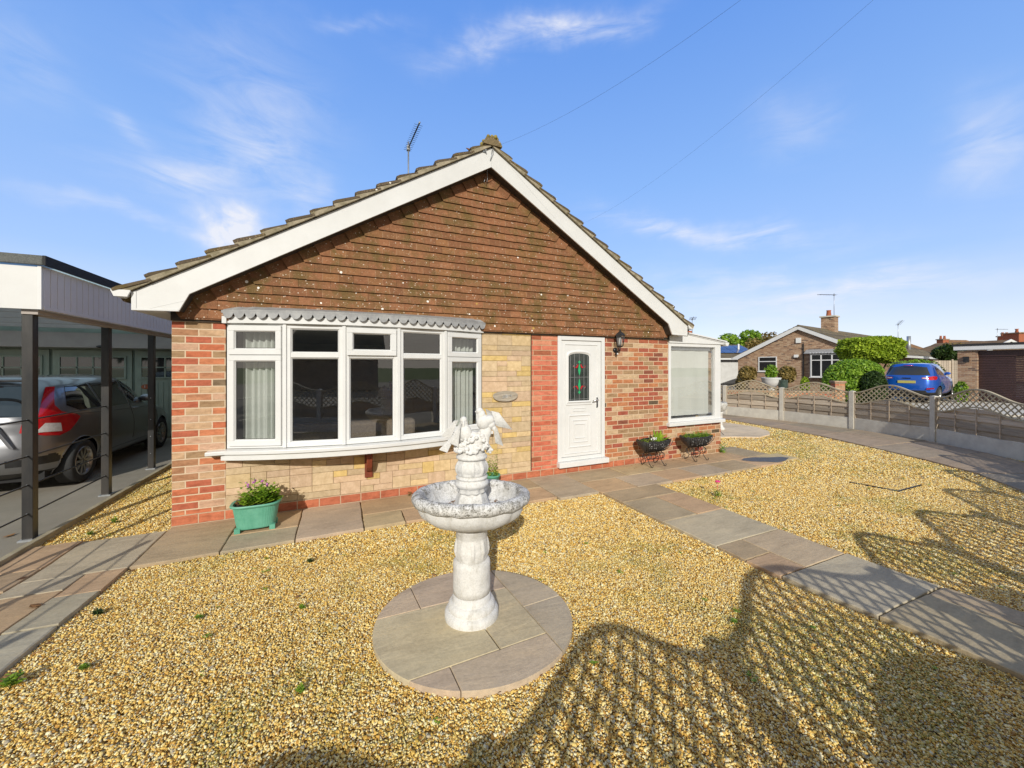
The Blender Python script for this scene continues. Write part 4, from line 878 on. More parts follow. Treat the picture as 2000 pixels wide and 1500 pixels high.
for px,py,s,l in ((70,1193,.045,'large reddish dry leaf lying across the left path'),(42,1132,.03,'pale curled leaf on the left path near the kerb'),(20,1350,.05,'long grey dead leaf at the edge of the left path'),(18,1046,.05,'pale maple shaped leaf on the asphalt drive by the first post'),(655,1053,.028,'dark curled leaf on the gravel just below the front path'),(848,1120,.03,'orange brown leaf at the back edge of the paved circle'),(1040,1235,.02,'brown leaf at the front right of the paved circle')):
    p=gnd(px,py,.006); m=MB(); leaf_dead(m,0,0,0,s,random.Random(px)); o=m.build('dead_leaf',M['dead'],None,loc=(p.x,p.y,(.006 if p.x<0 else -.012)+float(GZ(p.x,p.y)))); tag(o,l,'leaf','single dead leaves lying about')
# ================================================================= LATTICE FENCE
fence=thing('lattice_fence','low wavy topped lattice panel fence with concrete posts curving round the garden','fence',(FP[5][0],FP[5][1],0))
FO=Vector((FP[5][0],FP[5][1],0))
def curves(L,wav=1.0):
    h=lambda x:.5-.5*cos(2*PI*min(max(x/L,0),1))
    return (lambda x:.665+.165*h(x)*wav),(lambda x:.955+.225*h(x)*wav)
def sweep(m,f,L,w,hh,col=(1,1,1),n=28,dz=0):
    vs=[];fs=[]
    for i in range(n+1):
        x=L*i/n; z=f(x)+dz
        vs+=[(x,-w/2,z-hh/2),(x,w/2,z-hh/2),(x,w/2,z+hh/2),(x,-w/2,z+hh/2)]
    for i in range(n):
        for k in range(4): fs.append((i*4+k,(i+1)*4+k,(i+1)*4+(k+1)%4,i*4+(k+1)%4))
    m.add(vs,fs,col)
cache={}
def panel_meshes(L,low=0):
    key=(round(L,2),low)
    if key in cache: return cache[key]
    zl_,zt=curves(L); zl=lambda x:zl_(x)-low; bm_=MB(); rg=random.Random(int(L*100))
    z=.285; k=0
    bds=[(.285,.40,.018),(.392,.49,-.010),(.478,.57,.018),(.560,.65,-.010),(.638,.73,.018),(.720,.80,-.010)]
    for (a,b,yy) in bds:
        kk=rg.uniform(.65,1.25); N=24; xs=[.02+(L-.04)*i/N for i in range(N+1)]
        top=[min(b,zl(x)) for x in xs]
        ok=[t>a+.005 for t in top]; i=0
        while i<=N:
            if ok[i]:
                j=i
                while j+1<=N and ok[j+1]: j+=1
                if j>i: bm_.prism([(xs[q],a+.003*sin(q*.7+a*40)) for q in range(i,j+1)]+[(xs[q],top[q]) for q in range(j,i-1,-1)],yy-.006,yy+.006,'y',col=(kk,kk,kk))
                i=j+1
            else: i+=1
    for x in (L*.25,L*.5,L*.75): 
        bm_.box(x-.011,x+.011,-.024,-.016,.29,zl(x)-.02,col=(1.1,1.05,1)); bm_.box(x-.011,x+.011,.024,.032,.29,zl(x)-.02,col=(1.1,1.1,1))
    for x in (.012,L-.012): bm_.box(x-.014,x+.014,-.024,.024,.285,.95)
    lt=MB(); sp=.118; st=np.arange(-1.4,1.4,.004)
    for sgn in (1,-1):
        c=-1.6
        while c<L+1.6:
            xs=c+sgn*st; zs=.9+st; inside=[(.025<x<L-.025) and zl(x)<z<zt(x) for x,z in zip(xs,zs)]; i=0
            while i<len(st):
                if inside[i]:
                    j=i
                    while j+1<len(st) and inside[j+1]: j+=1
                    if j-i>3:
                        a=Vector((xs[i],0,zs[i])); b=Vector((xs[j],0,zs[j])); d=(b-a).normalized(); n_=Vector((-d.z,0,d.x))*.011; y0,y1=(-.008,-.001) if sgn>0 else (.001,.008)
                        P=[a-n_,b-n_,b+n_,a+n_]; lt.add([(p.x,y0,p.z) for p in P]+[(p.x,y1,p.z) for p in P],[(3,2,1,0),(4,5,6,7),(0,1,5,4),(1,2,6,5),(2,3,7,6),(3,0,4,7)])
                    i=j+1
                else: i+=1
            c+=sp
    rl=MB(); sweep(rl,zt,L,.045,.030); sweep(rl,zl,L,.045,.026)
    gb=MB(); gb.box(0,L,-.022,.022,-.06,.28)
    r=[]
    for nm,mb,mt in (('fence_panel',bm_,M['wood']),('lattice',lt,M['lattice']),('rail',rl,M['lattice']),('gravel_board',gb,M['concrete'])):
        o=mb.build(nm,mt); r.append(o.data); bpy.data.objects.remove(o)
    cache[key]=r; return r
def add_panel(a,b,root,gate=False,org=FO):
    a=Vector((*a,0)); b=Vector((*b,0)); d=(b-a).normalized(); a2=a+d*.05; L=round((b-a).length-.10,2); ms=panel_meshes(L,.12 if a.y<-4.6 else 0)
    o=bpy.data.objects.new('fence_panel' if not gate else 'gate_panel',ms[0]); COL.objects.link(o); o.parent=root; o.location=a2-org+Vector((0,0,float(GZ(a2.x,a2.y+.3)))); o.rotation_euler=(0,0,math.atan2(d.y,d.x))
    for k,nm in ((1,'lattice'),(2,'rail'),(3,'gravel_board')):
        if gate and k==3: continue
        c=bpy.data.objects.new(nm,ms[k]); COL.objects.link(c); c.parent=o
for i in range(len(FP)-1):
    if i==11: continue
    add_panel(FP[i],FP[i+1],fence)
add_panel((12.5,9.0),FP[0],fence)
m=MB(); m.box(-.05,.05,-.05,.05,-.08,.985); m.add([(-.05,-.05,.985),(.05,-.05,.985),(.05,.05,.985),(-.05,.05,.985),(0,0,1.0)],[(0,1,4),(1,2,4),(2,3,4),(3,0,4)])
pst=m.build('concrete_post',M['concrete'],fence); 
for i,p in enumerate(FP+[(12.5,9.0)]):
    o=pst if i==0 else pst.copy()
    if i: COL.objects.link(o)
    o.parent=fence; j=FP[min(i+1,len(FP)-1)] if i<len(FP) else p; k=FP[max(i-1,0)]; o.location=Vector((*p,float(GZ(p[0],p[1]+.3))))-FO; o.rotation_euler=(0,0,math.atan2(j[1]-k[1],j[0]-k[0]))
gate=thing('garden_gate','low lattice topped wooden gate at the end of the straight path','gate',(5.76,-5.30,0)); add_panel(FP[11],FP[12],gate,True,Vector((5.76,-5.30,0)))
# concrete pedestal with weathered stone bowl beyond the porch
pd=thing('stone_urn','mossy white stone urn on a pedestal just beyond the side porch','urn',(10.48,1.73,0))
m=MB(); m.lathe([(.11,0),(.11,.05),(.08,.08),(.055,.14),(.055,.42),(.08,.47)],20,col=(.3,.3,.3)); m.build('pedestal',M['stonew'],pd)
m=MB(); m.lathe([(.06,.47),(.1,.50),(.16,.56),(.17,.66),(.155,.72),(.1,.66)],24,col=(1,1,1)); m.build('bowl',M['stonew'],pd)
# ================================================================= CARPORT AND NEIGHBOUR'S GARAGE
cpt=thing('carport','flat roofed carport with white fascia on black posts with cable rails','carport',(-1.06,.17,0)); CO=Vector((-1.06,.17,0))
def cb(name,mat,*b,parent=cpt,**kw):
    m=MB(); m.box(b[0]-CO.x,b[1]-CO.x,b[2]-CO.y,b[3]-CO.y,b[4],b[5]); return m.build(name,mat,parent,**kw)
PY=[-3.85,-2.55,-1.2,.17,1.55,2.93,4.4]
for y in PY:
    xo=-.03*max(y,0); p=cb('post',M['blackpost'],(-1.13 if y>0 else -1.115)+xo,(-1.055 if y>0 else -1.07)+xo,y-(.0375 if y>0 else .022),y+(.0375 if y>0 else .022),-.01,2.16 if y>0 else 1.22,bevel=.004)
    m=MB(); m.box(-1.15+xo-CO.x,-1.035+xo-CO.x,y-.055-CO.y,y+.055-CO.y,-.004,.012)
    for z in (.25,.52,.79,1.13): 
        m.ball((-1.0925+xo-CO.x,y-.04-CO.y,z),.008,8)
    m.build('fixings',M['steel'],p)
m=MB()
for z in (.25,.52,.79,1.13): m.tube([(-1.09-CO.x,-3.85-CO.y,z),(-1.09-CO.x,.17-CO.y,z),(-1.135-CO.x,1.55-CO.y,z)],.0075,6)
m.build('cable_rail',M['black'],cpt)
cb('front_fascia',M['upvc_barge'],-5.6,-.99,.08,.10,2.165,2.56)
# ribbed side fascia cladding
m=MB(); y=.10
while y<6.2:
    m.box(-1.0-CO.x,-.975-CO.x,y+.004-CO.y,y+.094-CO.y,2.19,2.57); y+=.1
m.box(-1.0-CO.x,-.985-CO.x,.10-CO.y,6.2-CO.y,2.19,2.565); m.box(-1.0-CO.x,-.968-CO.x,.10-CO.y,6.2-CO.y,2.165,2.195)
m.build('side_fascia',M['pinkwhite'],cpt)
m=MB(); m.box(-1.001-CO.x,-.975-CO.x,.075-CO.y,.101-CO.y,2.165,2.57); m.build('corner_trim',M['upvc'],cpt)
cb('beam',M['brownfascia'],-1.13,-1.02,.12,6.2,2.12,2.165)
m=MB(); m.box(-5.6-CO.x,-.955-CO.x,.05-CO.y,.075-CO.y,2.575,2.665); m.build('felt_roof',M['felt'],cpt,bevel=.008)
cb('felt_trim',M['dfelt'],-.955,-.935,.05,6.2,2.575,2.665)
# twin-wall light panels set in the roof, the joists below them
m=MB()
for k in range(7): m.box(-5.5-CO.x,-1.02-CO.x,.12+k*.95-CO.y,.17+k*.95-CO.y,2.42,2.56)
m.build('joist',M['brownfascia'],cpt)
m=MB(); m.add([(-5.6-CO.x,.076-CO.y,2.577),(-.956-CO.x,.076-CO.y,2.577),(-.956-CO.x,6.03,2.577),(-5.6-CO.x,6.03,2.577)],[(0,1,2,3)]); m.build('roof_sheet',M['poly'],cpt)
gr=thing('sage_garage','shaded garage front behind the carport with sage boarded doors and small panes','garage',(-3.4,6.2,0)); GO=Vector((-3.4,6.2,0))
m=MB(); m.box(-3.0,3.3,.02,3,0,2.56); m.build('wall',M['greengate'],gr)
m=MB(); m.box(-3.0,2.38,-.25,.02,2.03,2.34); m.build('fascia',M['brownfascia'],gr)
def halfdoor(x0,x1,nx,label=None):
    m=MB(); m.box(x0,x1,-.03,.02,.03,1.98); xx=x0+.03
    while xx<x1-.05: m.box(xx,xx+.085,-.04,-.03,.05,1.28); xx+=.095
    d=m.build('door',M['greengate'],gr,bevel=.003)
    m=MB(); w0,w1=x0+.12,x1-.12; ring(m,w0-.03,w1+.03,1.36,1.86,.03,-.055,-.03,Matrix())
    for k in range(1,nx): q=w0+(w1-w0)*k/nx; m.box(q-.012,q+.012,-.052,-.03,1.39,1.83)
    m.box(w0,w1,-.052,-.03,1.60,1.625); m.build('glazing_bars',M['greengate'],d)
    m=MB(); m.box(w0,w1,-.036,-.031,1.38,1.84); m.build('pane',M['carglass'],d); return d
for a,b,k in ((-2.9,-1.9,3),(-1.85,-.55,4),(-.5,.75,4),(.8,1.65,3),(1.68,2.35,2)): dd=halfdoor(a,b,k)
m=MB(); m.prism([(1.0+.09*cos(a),1.18+.055*sin(a)) for a in [PI*2*q/16 for q in range(16)]],-.05,-.041,'y'); m.build('number_plaque',M['terra'],gr)
m=MB(); m.tube([(.98,-.056,1.155),(.98,-.056,1.21)],.005); m.build('plaque_digit',M['white'],gr)
m=MB(); m.ball((.35,-.30,2.05),(.07,.05,.03),12); m.build('bulkhead_lamp',M['black'],gr)
nr=thing('left_bungalow','neighbouring house roof just showing above the carport at the far left','house',(-9,9,0))
m=MB(); m.box(-4,3.5,.0,6,0,2.5); m.build('wall',M['brickN'],nr); m=MB(); m.prism([(-4.3,2.5),(3.9,2.5),(-.2,4.6)],-.3,6,'y',col=(1,1,1)); m.build('roof',M['roofn'],nr)
# ================================================================= CARS
def cr(a,b,c,d,t): return .5*((2*b)+(-a+c)*t+(2*a-5*b+4*c-d)*t*t+(-a+3*b-3*c+d)*t**3)
def make_car(name,label,group,loc,rotz,paint,LV,wheels,wr,sidewin,rearwin,lights,extra,scale=1.0):
    root=thing(name,label,'car',loc,rotz,None); root.scale=(scale,)*3
    SUB=11; lv=[]
    for i in range(len(LV)-1):
        for q in range(SUB):
            t=q/SUB; P=[LV[max(i-1,0)],LV[i],LV[i+1],LV[min(i+2,len(LV)-1)]]; lv.append([cr(P[0][k],P[1][k],P[2][k],P[3][k],t) if k!=5 else P[1][k]+(P[2][k]-P[1][k])*t for k in range(6)])
    lv.append(list(LV[-1])); N=380; V=[]
    for (zr,zf,yr,yf,w,n) in lv:
        yc,Ly=(yr+yf)/2,(yf-yr)/2
        aa=np.linspace(0,PI/2,900); qx=w*np.cos(aa).clip(0)**(2/n); qy=Ly*np.sin(aa)**(2/n); cl_=np.concatenate([[0],np.cumsum(np.hypot(np.diff(qx),np.diff(qy)))]); Q4=N//4; ss=np.linspace(0,cl_[-1],Q4+1); ux=np.interp(ss,cl_,qx); uy=np.interp(ss,cl_,qy)
        XX=np.concatenate([ux[:-1],-ux[::-1][:-1],-ux[:-1],ux[::-1][:-1]]); YY=np.concatenate([uy[:-1],uy[::-1][:-1],-uy[:-1],-uy[::-1][:-1]])
        for k in range(N):
            x=float(XX[k]); y=yc+float(YY[k]); t=(y-yr)/max(yf-yr,.01)
            V.append(Vector((x,y,zr+(zf-zr)*t)))
    m_=len(lv); F=[(i*N+k,i*N+(k+1)%N,(i+1)*N+(k+1)%N,(i+1)*N+k) for i in range(m_-1) for k in range(N)]
    F.append(tuple(range((m_-1)*N,m_*N)))
    VA=np.array(V); AR=VA.reshape(m_,N,3); U=np.zeros((m_,N)); k0=3*N//4
    seg=np.linalg.norm(np.roll(AR[:,:,:2],-1,axis=1)-AR[:,:,:2],axis=2)
    for q in range(N//2+1):
        if q: U[:,(k0+q)%N]=U[:,(k0+q-1)%N]+seg[:,(k0+q-1)%N]; U[:,(k0-q)%N]=U[:,(k0-q+1)%N]+seg[:,(k0-q)%N]
    UF=U.ravel()
    def inp(P,a,b):
        r=False; j=len(P)-1
        for i in range(len(P)):
            if ((P[i][1]>b)!=(P[j][1]>b)) and a<(P[j][0]-P[i][0])*(b-P[i][1])/(P[j][1]-P[i][1])+P[i][0]: r=not r
            j=i
        return r
    cls={'body':[],'window':[],'rear_window':[],'tail_light':[],'tail_light2':[],'trim':[],'lamp':[],'lamp2':[]}
    for f in F:
        ce=VA[list(f[:4] if len(f)<=4 else f)].mean(axis=0); x,y,z=ce
        if len(f)==4:
            e1=VA[f[1]]-VA[f[0]]; e2=VA[f[3]]-VA[f[0]]; nn=np.cross(e1,e2); L=np.linalg.norm(nn)+1e-12; nn/=L
        else: nn=np.array([0,0,1.])
        if any((y-wy)**2+(z-wr)**2<(wr+.045)**2 for wy in wheels) and abs(x)>.45 and z<wr*2.2: continue
        side=abs(nn[0])>abs(nn[1])*1.0; rear=(not side) and y<1.0; uu=float(UF[list(f)].mean()) if len(f)==4 else 9
        c='body'
        for P,kind in lights:
            if kind=='trim' and inp(P,y,z): c='trim'
            if kind=='trimrear' and y<.35 and inp(P,abs(x),z): c='trim'
        cls[c].append(f)
    def sub(nm,fs,mat,parent,inset=0):
        ids=sorted({i for f in fs for i in f}); mp={o:k for k,o in enumerate(ids)}; m=MB(); m.add([V[i] for i in ids],[[mp[i] for i in f] for f in fs],smooth=True); return m.build(nm,mat,parent)
    sub('body',cls['body'],paint,root)
    if cls['trim']: sub('lower_trim',cls['trim'],M['black'],root)
    LVX=[];R_=[(k0+q)%N for q in range(N//2+1)]
    LX=AR[:,R_,0]; LY=AR[:,R_,1]; LZ=AR[:,R_,2]; LU=U[:,R_]
    def su_(u,z):
        X_=np.array([np.interp(u,LU[i],LX[i]) for i in range(m_)]); Y_=np.array([np.interp(u,LU[i],LY[i]) for i in range(m_)]); Z_=np.array([np.interp(u,LU[i],LZ[i]) for i in range(m_)])
        return float(np.interp(z,Z_,X_)),float(np.interp(z,Z_,Y_))
    def sy_(y,z):
        X_=np.array([np.interp(y,LY[i]+np.arange(LY.shape[1])*1e-7,LX[i]) for i in range(m_)]); Z_=np.array([np.interp(y,LY[i]+np.arange(LY.shape[1])*1e-7,LZ[i]) for i in range(m_)])
        return float(np.interp(z,Z_,X_)),y
    LXf=LX[:,::-1]; LYf=LY[:,::-1]; LZf=LZ[:,::-1]; LUf=LU[:,-1:]-LU[:,::-1]
    def sf_(u,z):
        X_=np.array([np.interp(u,LUf[i],LXf[i]) for i in range(m_)]); Y_=np.array([np.interp(u,LUf[i],LYf[i]) for i in range(m_)]); Z_=np.array([np.interp(u,LUf[i],LZf[i]) for i in range(m_)])
        return float(np.interp(z,Z_,X_)),float(np.interp(z,Z_,Y_))
    def overlay(nm,poly,mode,mat,off,s,parent=root,nr=14,nc=12):
        zs0,zs1=min(p[1] for p in poly)+1e-4,max(p[1] for p in poly)-1e-4; rows=[]
        vz=sorted({min(max(p[1],zs0),zs1) for p in poly}|{zs0+(zs1-zs0)*i/nr for i in range(nr+1)})
        for z in vz:
            xs=[]
            for i in range(len(poly)):
                (a0,z0_),(a1,z1_)=poly[i],poly[(i+1)%len(poly)]
                if (z0_>z)!=(z1_>z): xs.append(a0+(a1-a0)*(z-z0_)/(z1_-z0_))
            if len(xs)<2: continue
            lo,hi=min(xs),max(xs); rows.append([(lo+(hi-lo)*c/nc,z) for c in range(nc+1)])
        G=[]
        for r in rows:
            rr=[]
            for (a_,z) in r:
                fn_={'u':su_,'y':sy_,'f':sf_}[mode]; x,y=fn_(a_,z); x2,y2=fn_(a_+.01,z); tx,ty=x2-x,y2-y; tx,ty=(-tx,-ty) if mode=='f' else (tx,ty); L_=math.hypot(tx,ty)+1e-9; rr.append(Vector((s*(x+ty/L_*off),y-tx/L_*off,z)))
            G.append(rr)
        m=MB(); nn=nc+1; m.add([v for r in G for v in r],[(i*nn+c,i*nn+c+1,(i+1)*nn+c+1,(i+1)*nn+c) if s>0 else (i*nn+c,(i+1)*nn+c,(i+1)*nn+c+1,i*nn+c+1) for i in range(len(G)-1) for c in range(nc)],smooth=True)
        return m.build(nm,mat,parent)
    for s in (1,-1):
        for P in sidewin: overlay('side_window',P,'y',M['carglass'],.004,s)
        for P,kind in lights:
            if kind=='rear': tl_=overlay('tail_light',P,'u',M['redlens'],.007,s)
        for P,kind in lights:
            if kind=='lamp': overlay('reversing_lamp',P,'u',M['clearlens'],.012,s,tl_)
    zb,zt_=rearwin[0][1]+.03,rearwin[-1][1]
    for s in (1,-1): overlay('windscreen',[(0,zb),(.60,zb),(.50,zt_),(0,zt_)],'f',M['carglass'],.004,s)
    rw_=overlay('rear_window',rearwin,'u',M['carglass'],.004,1); rw2_=overlay('rear_window_left',rearwin,'u',M['carglass'],.004,-1)
    m=MB()
    for o_ in (rw_,rw2_): m.add([v.co for v in o_.data.vertices],[list(p.vertices) for p in o_.data.polygons],smooth=True); bpy.data.objects.remove(o_)
    m.build('rear_window',M['carglass'],root)
    def sx(y,z): # side surface x
        d=(VA[:,1]-y)**2+(VA[:,2]-z)**2+(VA[:,0]<.3)*9; return VA[d.argmin(),0]
    m=MB(); wy0,wy1=min(wheels),max(wheels)
    m.box(-.66,.66,.2,LV[2][3]-.25,.17,.5); 
    for wy in wheels:
        pts=[(wy+(wr+.05)*cos(a),wr+(wr+.05)*sin(a)) for a in [PI*q/14 for q in range(15)]]
        for s in (-1,1):
            vs=[(s*x_,p[0],p[1]) for x_ in (.48,.74) for p in pts]; m.add(vs,[(k,k+1,k+16,k+15) for k in range(14)]); m.add([(s*.48,p[0],p[1]) for p in pts],[list(range(15))])
    m.build('underbody',M['dark'],root)
    m=MB()
    for wy in wheels:
        for s in (-1,1):
            m.tube([(s*(sx(wy+(wr+.05)*cos(a),max(wr+(wr+.05)*sin(a),.25))-.004),wy+(wr+.05)*cos(a),wr+(wr+.05)*sin(a)) for a in [-.25+(PI+.5)*q/24 for q in range(25)]],.008,8)
    m.build('arch_lip',extra.get('arch',paint),root)
    m=MB()   # shut lines and waist crease
    for line in extra['lines']:
        for s in (-1,1):
            pts=[]
            for (a,b) in zip(line[:-1],line[1:]):
                for q in range(10): y=a[0]+(b[0]-a[0])*q/10; z=a[1]+(b[1]-a[1])*q/10; pts.append((s*(sx(y,z)+.0),y,z))
            m.tube(pts,.0045,5)
    m.build('door_gap',M['black'],root)
    proto=None
    for wy in wheels:
        for s in (-1,1):
            if proto is None:
                m=MB(); prof=[(wr*.62,-.09),(wr*.9,-.105),(wr*.98,-.09),(wr,-.06),(wr,.06),(wr*.98,.09),(wr*.9,.105),(wr*.62,.09)]; m.lathe(prof,44,cap=False)
                for g in (-.05,-.017,.017,.05): m.lathe([(wr+.0005,g-.004),(wr+.0008,g+.004)],40,cap=False,col=(0,0,0))
                tyre=m.build('tyre',M['rubber']); md_=tyre.data
                m=MB(); m.lathe([(wr*.66,.05),(wr*.68,.095),(wr*.62,.095),(wr*.60,.02)],40,cap=False); m.lathe([(wr*.13,.02),(wr*.13,.07),(wr*.05,.075)],20)
                for q in range(extra['spokes']):
                    a=2*PI*q/extra['spokes']; dn=Vector((cos(a),sin(a),0)); tn=Vector((-sin(a),cos(a),0)); w0,w1=.012,.026
                    P=[dn*wr*.1-tn*w0,dn*wr*.64-tn*w1,dn*wr*.64+tn*w1*.6,dn*wr*.1+tn*w0]
                    m.add([(p.x,p.y,.05) for p in P]+[(p.x,p.y,.078 if j in(0,3) else .085) for j,p in enumerate(P)],[(4,5,6,7),(0,1,5,4),(2,3,7,6),(1,2,6,5)])
                rim=m.build('rim',M['alloy']); m=MB(); m.lathe([(0.001,.005),(wr*.64,.005)],30,cap=False); bk=m.build('brake_disc',M['dark'])
                proto=(md_,rim.data,bk.data); [bpy.data.objects.remove(o) for o in (tyre,rim,bk)]
            w=bpy.data.objects.new('wheel',proto[0]); COL.objects.link(w); w.parent=root; w.location=(s*(LV[2][4]-.105),wy,wr); w.rotation_euler=(R(90),0,R(90)) if s>0 else (R(90),0,R(-90))
            for nm,dta in (('rim',proto[1]),('brake_disc',proto[2])):
                q=bpy.data.objects.new(nm,dta); COL.objects.link(q); q.parent=w
    for s in (-1,1):
        my,mz=extra['mirror']; m=MB(); m.ball((s*(sx(my,mz)+.10),my,mz),(.10,.045,.065),16); m.tube([(s*(sx(my,mz)-.03),my,mz-.03),(s*(sx(my,mz)+.05),my,mz-.02)],.018,8); m.build('mirror',M['black'] if extra.get('mblack') else paint,root)
        for hy,hz in extra['handles']:
            m=MB(); X=sx(hy,hz); m.tube([(s*(X-.0),hy-.08,hz),(s*(X+.03),hy-.06,hz),(s*(X+.03),hy+.06,hz),(s*(X),hy+.08,hz)],.011,8); m.build('door_handle',paint,root)
    return root,sx
LV1=[(.22,.22,.16,3.82,.72,5),(.30,.26,.05,3.95,.80,5.5),(.46,.46,.0,4.0,.84,5),(.62,.60,.01,3.97,.85,5),(.78,.70,.04,3.9,.845,4.6),(.90,.78,.055,3.78,.825,4.6),(.99,.99,.075,3.0,.785,4.6),(1.22,1.22,.19,2.72,.70,4.6),(1.40,1.42,.31,2.38,.615,4.4),(1.475,1.485,.40,2.15,.50,4),(1.505,1.51,.7,1.9,.25,3)]
side1=[[(.52,1.10),(.70,1.01),(1.20,1.00),(1.12,1.38),(.66,1.36)],[(1.27,1.00),(1.98,.99),(1.98,1.40),(1.18,1.38)],[(2.05,.99),(2.78,.99),(2.52,1.23),(2.30,1.38),(2.05,1.40)]]
rw1=[(0,1.0),(.58,1.0),(.60,1.08),(.52,1.38),(0,1.40)]
lt1=[([(.60,1.36),(.63,1.02),(.52,.98),(.50,.80),(.72,.74),(.86,.72),(.98,.76),(1.16,.93),(1.10,.97),(.86,1.03),(.76,1.12),(.70,1.36)],'rear'),([(.62,.79),(.88,.77),(.86,.88),(.70,.90)],'lamp'),([(0,.2),(.85,.2),(.85,.30),(0,.30)],'trimrear'),([(.42,.38),(.76,.38),(.74,.50),(.42,.47)],'trimrear')]
car1,sx1=make_car('silver_hatchback','silver grey hatchback parked nose in under the carport, seen from behind','cars',(-2.57,1.78,0),0,M['silver'],LV1,(.66,3.19),.30,side1,rw1,lt1,dict(lines=[[(1.22,.99),(1.2,.75),(1.05,.60),(1.05,.33)],[(2.02,.99),(2.02,.33)],[(2.95,.97),(2.95,.40),(2.85,.33)],[(.35,.99),(1.4,.93),(2.95,.88)],[(1.0,.34),(2.9,.34)]],spokes=10,mirror=(2.62,1.05),handles=[(1.32,.92),(2.15,.91)]),1.0)
m=MB(); m.prism([(-.26,.70),(.26,.70),(.27,.86),(-.27,.86)],-.002,.03,'y'); m.build('number_plate',M['plateY'],car1)
m=MB(); m.prism([(-.5,.62),(-.34,.9),(.34,.9),(.5,.62),(.46,.62),(.31,.875),(-.31,.875),(-.46,.62)],-.012,.05,'y'); m.build('tailgate_crease',M['silver'],car1,bevel=.006)
m=MB(); m.tube([(x,.33-.03*cos(x*2.4),1.455-.02*x*x) for x in [-.5+.1*q for q in range(11)]],[.012]+[.022]*9+[.012],8); m.build('spoiler',M['silver'],car1)
m=MB(); m.tube([(x,.295-.03*cos(x*2.4),1.43) for x in [-.22+.055*q for q in range(9)]],.012,8); m.build('brake_light',M['redlens'],car1)
m=MB(); m.tube([(0,.10,1.02),(.12,.12,1.09),(.34,.14,1.10)],.008,6); m.build('rear_wiper',M['black'],car1)
LV2=[(.28,.28,.18,3.85,.74,5),(.36,.36,.05,3.98,.83,5.5),(.52,.52,.0,4.05,.87,5),(.72,.72,.01,4.03,.88,5),(.90,.85,.04,3.95,.875,5),(1.03,.97,.06,3.85,.85,4.8),(1.12,1.12,.09,3.0,.81,4.8),(1.35,1.36,.20,2.7,.73,4.6),(1.53,1.56,.33,2.35,.65,4.4),(1.62,1.64,.42,2.15,.54,4),(1.65,1.67,.7,1.9,.28,3)]
side2=[[(.72,1.18),(1.15,1.14),(1.12,1.50),(.90,1.46)],[(1.22,1.13),(1.95,1.12),(1.95,1.54),(1.18,1.52)],[(2.02,1.12),(2.75,1.12),(2.45,1.42),(2.3,1.53),(2.02,1.54)]]
rw2=[(0,1.14),(.70,1.14),(.66,1.24),(.56,1.48),(.2,1.53),(0,1.53)]
lt2=[([(.44,1.0),(.72,.94),(1.0,.95),(1.12,1.04),(1.05,1.10),(.8,1.10),(.44,1.04)],'rear'),([(.46,1.005),(.62,.995),(.62,1.045),(.46,1.03)],'lamp'),([(0,.2),(.9,.2),(.9,.42),(.6,.42),(.55,.50),(0,.50)],'trimrear'),([(0.2,.2),(3.9,.2),(3.9,.36),(0.2,.36)],'trim')]
blp=K(17.75,17.05,.06); fwd=Vector((sin(R(57))*CA+cos(R(57))*SA,-sin(R(57))*SA+cos(R(57))*CA)); 
car2,sx2=make_car('blue_suv','bright blue compact suv parked on the neighbour drive behind the lattice fence','cars',(blp.x,blp.y,.05),math.atan2(fwd.y,fwd.x)-PI/2,M['blue'],LV2,(.72,3.24),.33,side2,rw2,lt2,dict(lines=[[(1.18,1.1),(1.1,.8),(1.05,.4)],[(1.99,1.1),(1.99,.4)],[(2.9,1.1),(2.9,.5)]],spokes=7,mirror=(2.62,1.20),handles=[(1.32,1.03),(2.15,1.02)],arch=M['black']),1.05)
m=MB(); m.prism([(-.27,.80),(.27,.80),(.27,.91),(-.27,.91)],-.004,.03,'y'); m.build('number_plate',M['plateY'],car2)
m=MB(); m.tube([(-.15,.27,1.555),(.15,.27,1.555)],.014,6); m.build('brake_light',M['redlens'],car2)
m=MB(); m.box(-.13,.13,.012,.04,1.005,1.03); m.build('model_lettering',M['chrome'],car2)
for s in (-1,1):
    m=MB(); m.prism([(s*.58,.55),(s*.80,.57),(s*.80,.63),(s*.60,.61)],-.012,.05,'y'); m.build('bumper_reflector',M['redlens'],car2)
    m=MB(); m.tube([(s*.60,.6,1.64),(s*.60,.75,1.69),(s*.60,1.9,1.70),(s*.58,2.1,1.66)],.012,6); m.build('roof_rail',M['black'],car2)
# ================================================================= BIRD BATH
FB=K(-.256,2.41); bb=thing('bird_bath','white cast stone bird bath on a column topped by two doves on a flower mound','bird bath',(FB.x,FB.y,.050),-YAW)
def fl(n,amp,z0,z1):
    def f(r,z,q):
        if z0<z<z1: return r*(1-amp*sin(PI*(z-z0)/(z1-z0))*(1-abs(cos(n*q/2)))**1.5)
        return r
    return f
m=MB(); m.lathe([(.10,-.012),(.166,-.012),(.168,-.008),(.170,.02),(.169,.040),(.162,.052),(.150,.060),(.1475,.061),(.147,.063),(.149,.072),(.147,.088),(.139,.101),(.128,.108),(.1225,.109),(.122,.111),(.119,.118),(.118,.16)],64,col=(.15,.15,.15)); m.build('base',M['stonew'],bb)
m=MB(); m.lathe([(.117,.155),(.118,.20),(.117,.28),(.118,.335),(.116,.352),(.108,.362),(.098,.368)],64,col=(.18,.18,.18)); m.build('column',M['stonew'],bb)
pr=[(.092,.362),(.097,.372)]+[(.094+.019*sin(PI*t)**.8*(1 if t<.5 else .85)+.003*t,.372+.135*t) for t in [i/16 for i in range(1,17)]]+[(.100,.512),(.100,.548),(.106,.555),(.106,.60)]
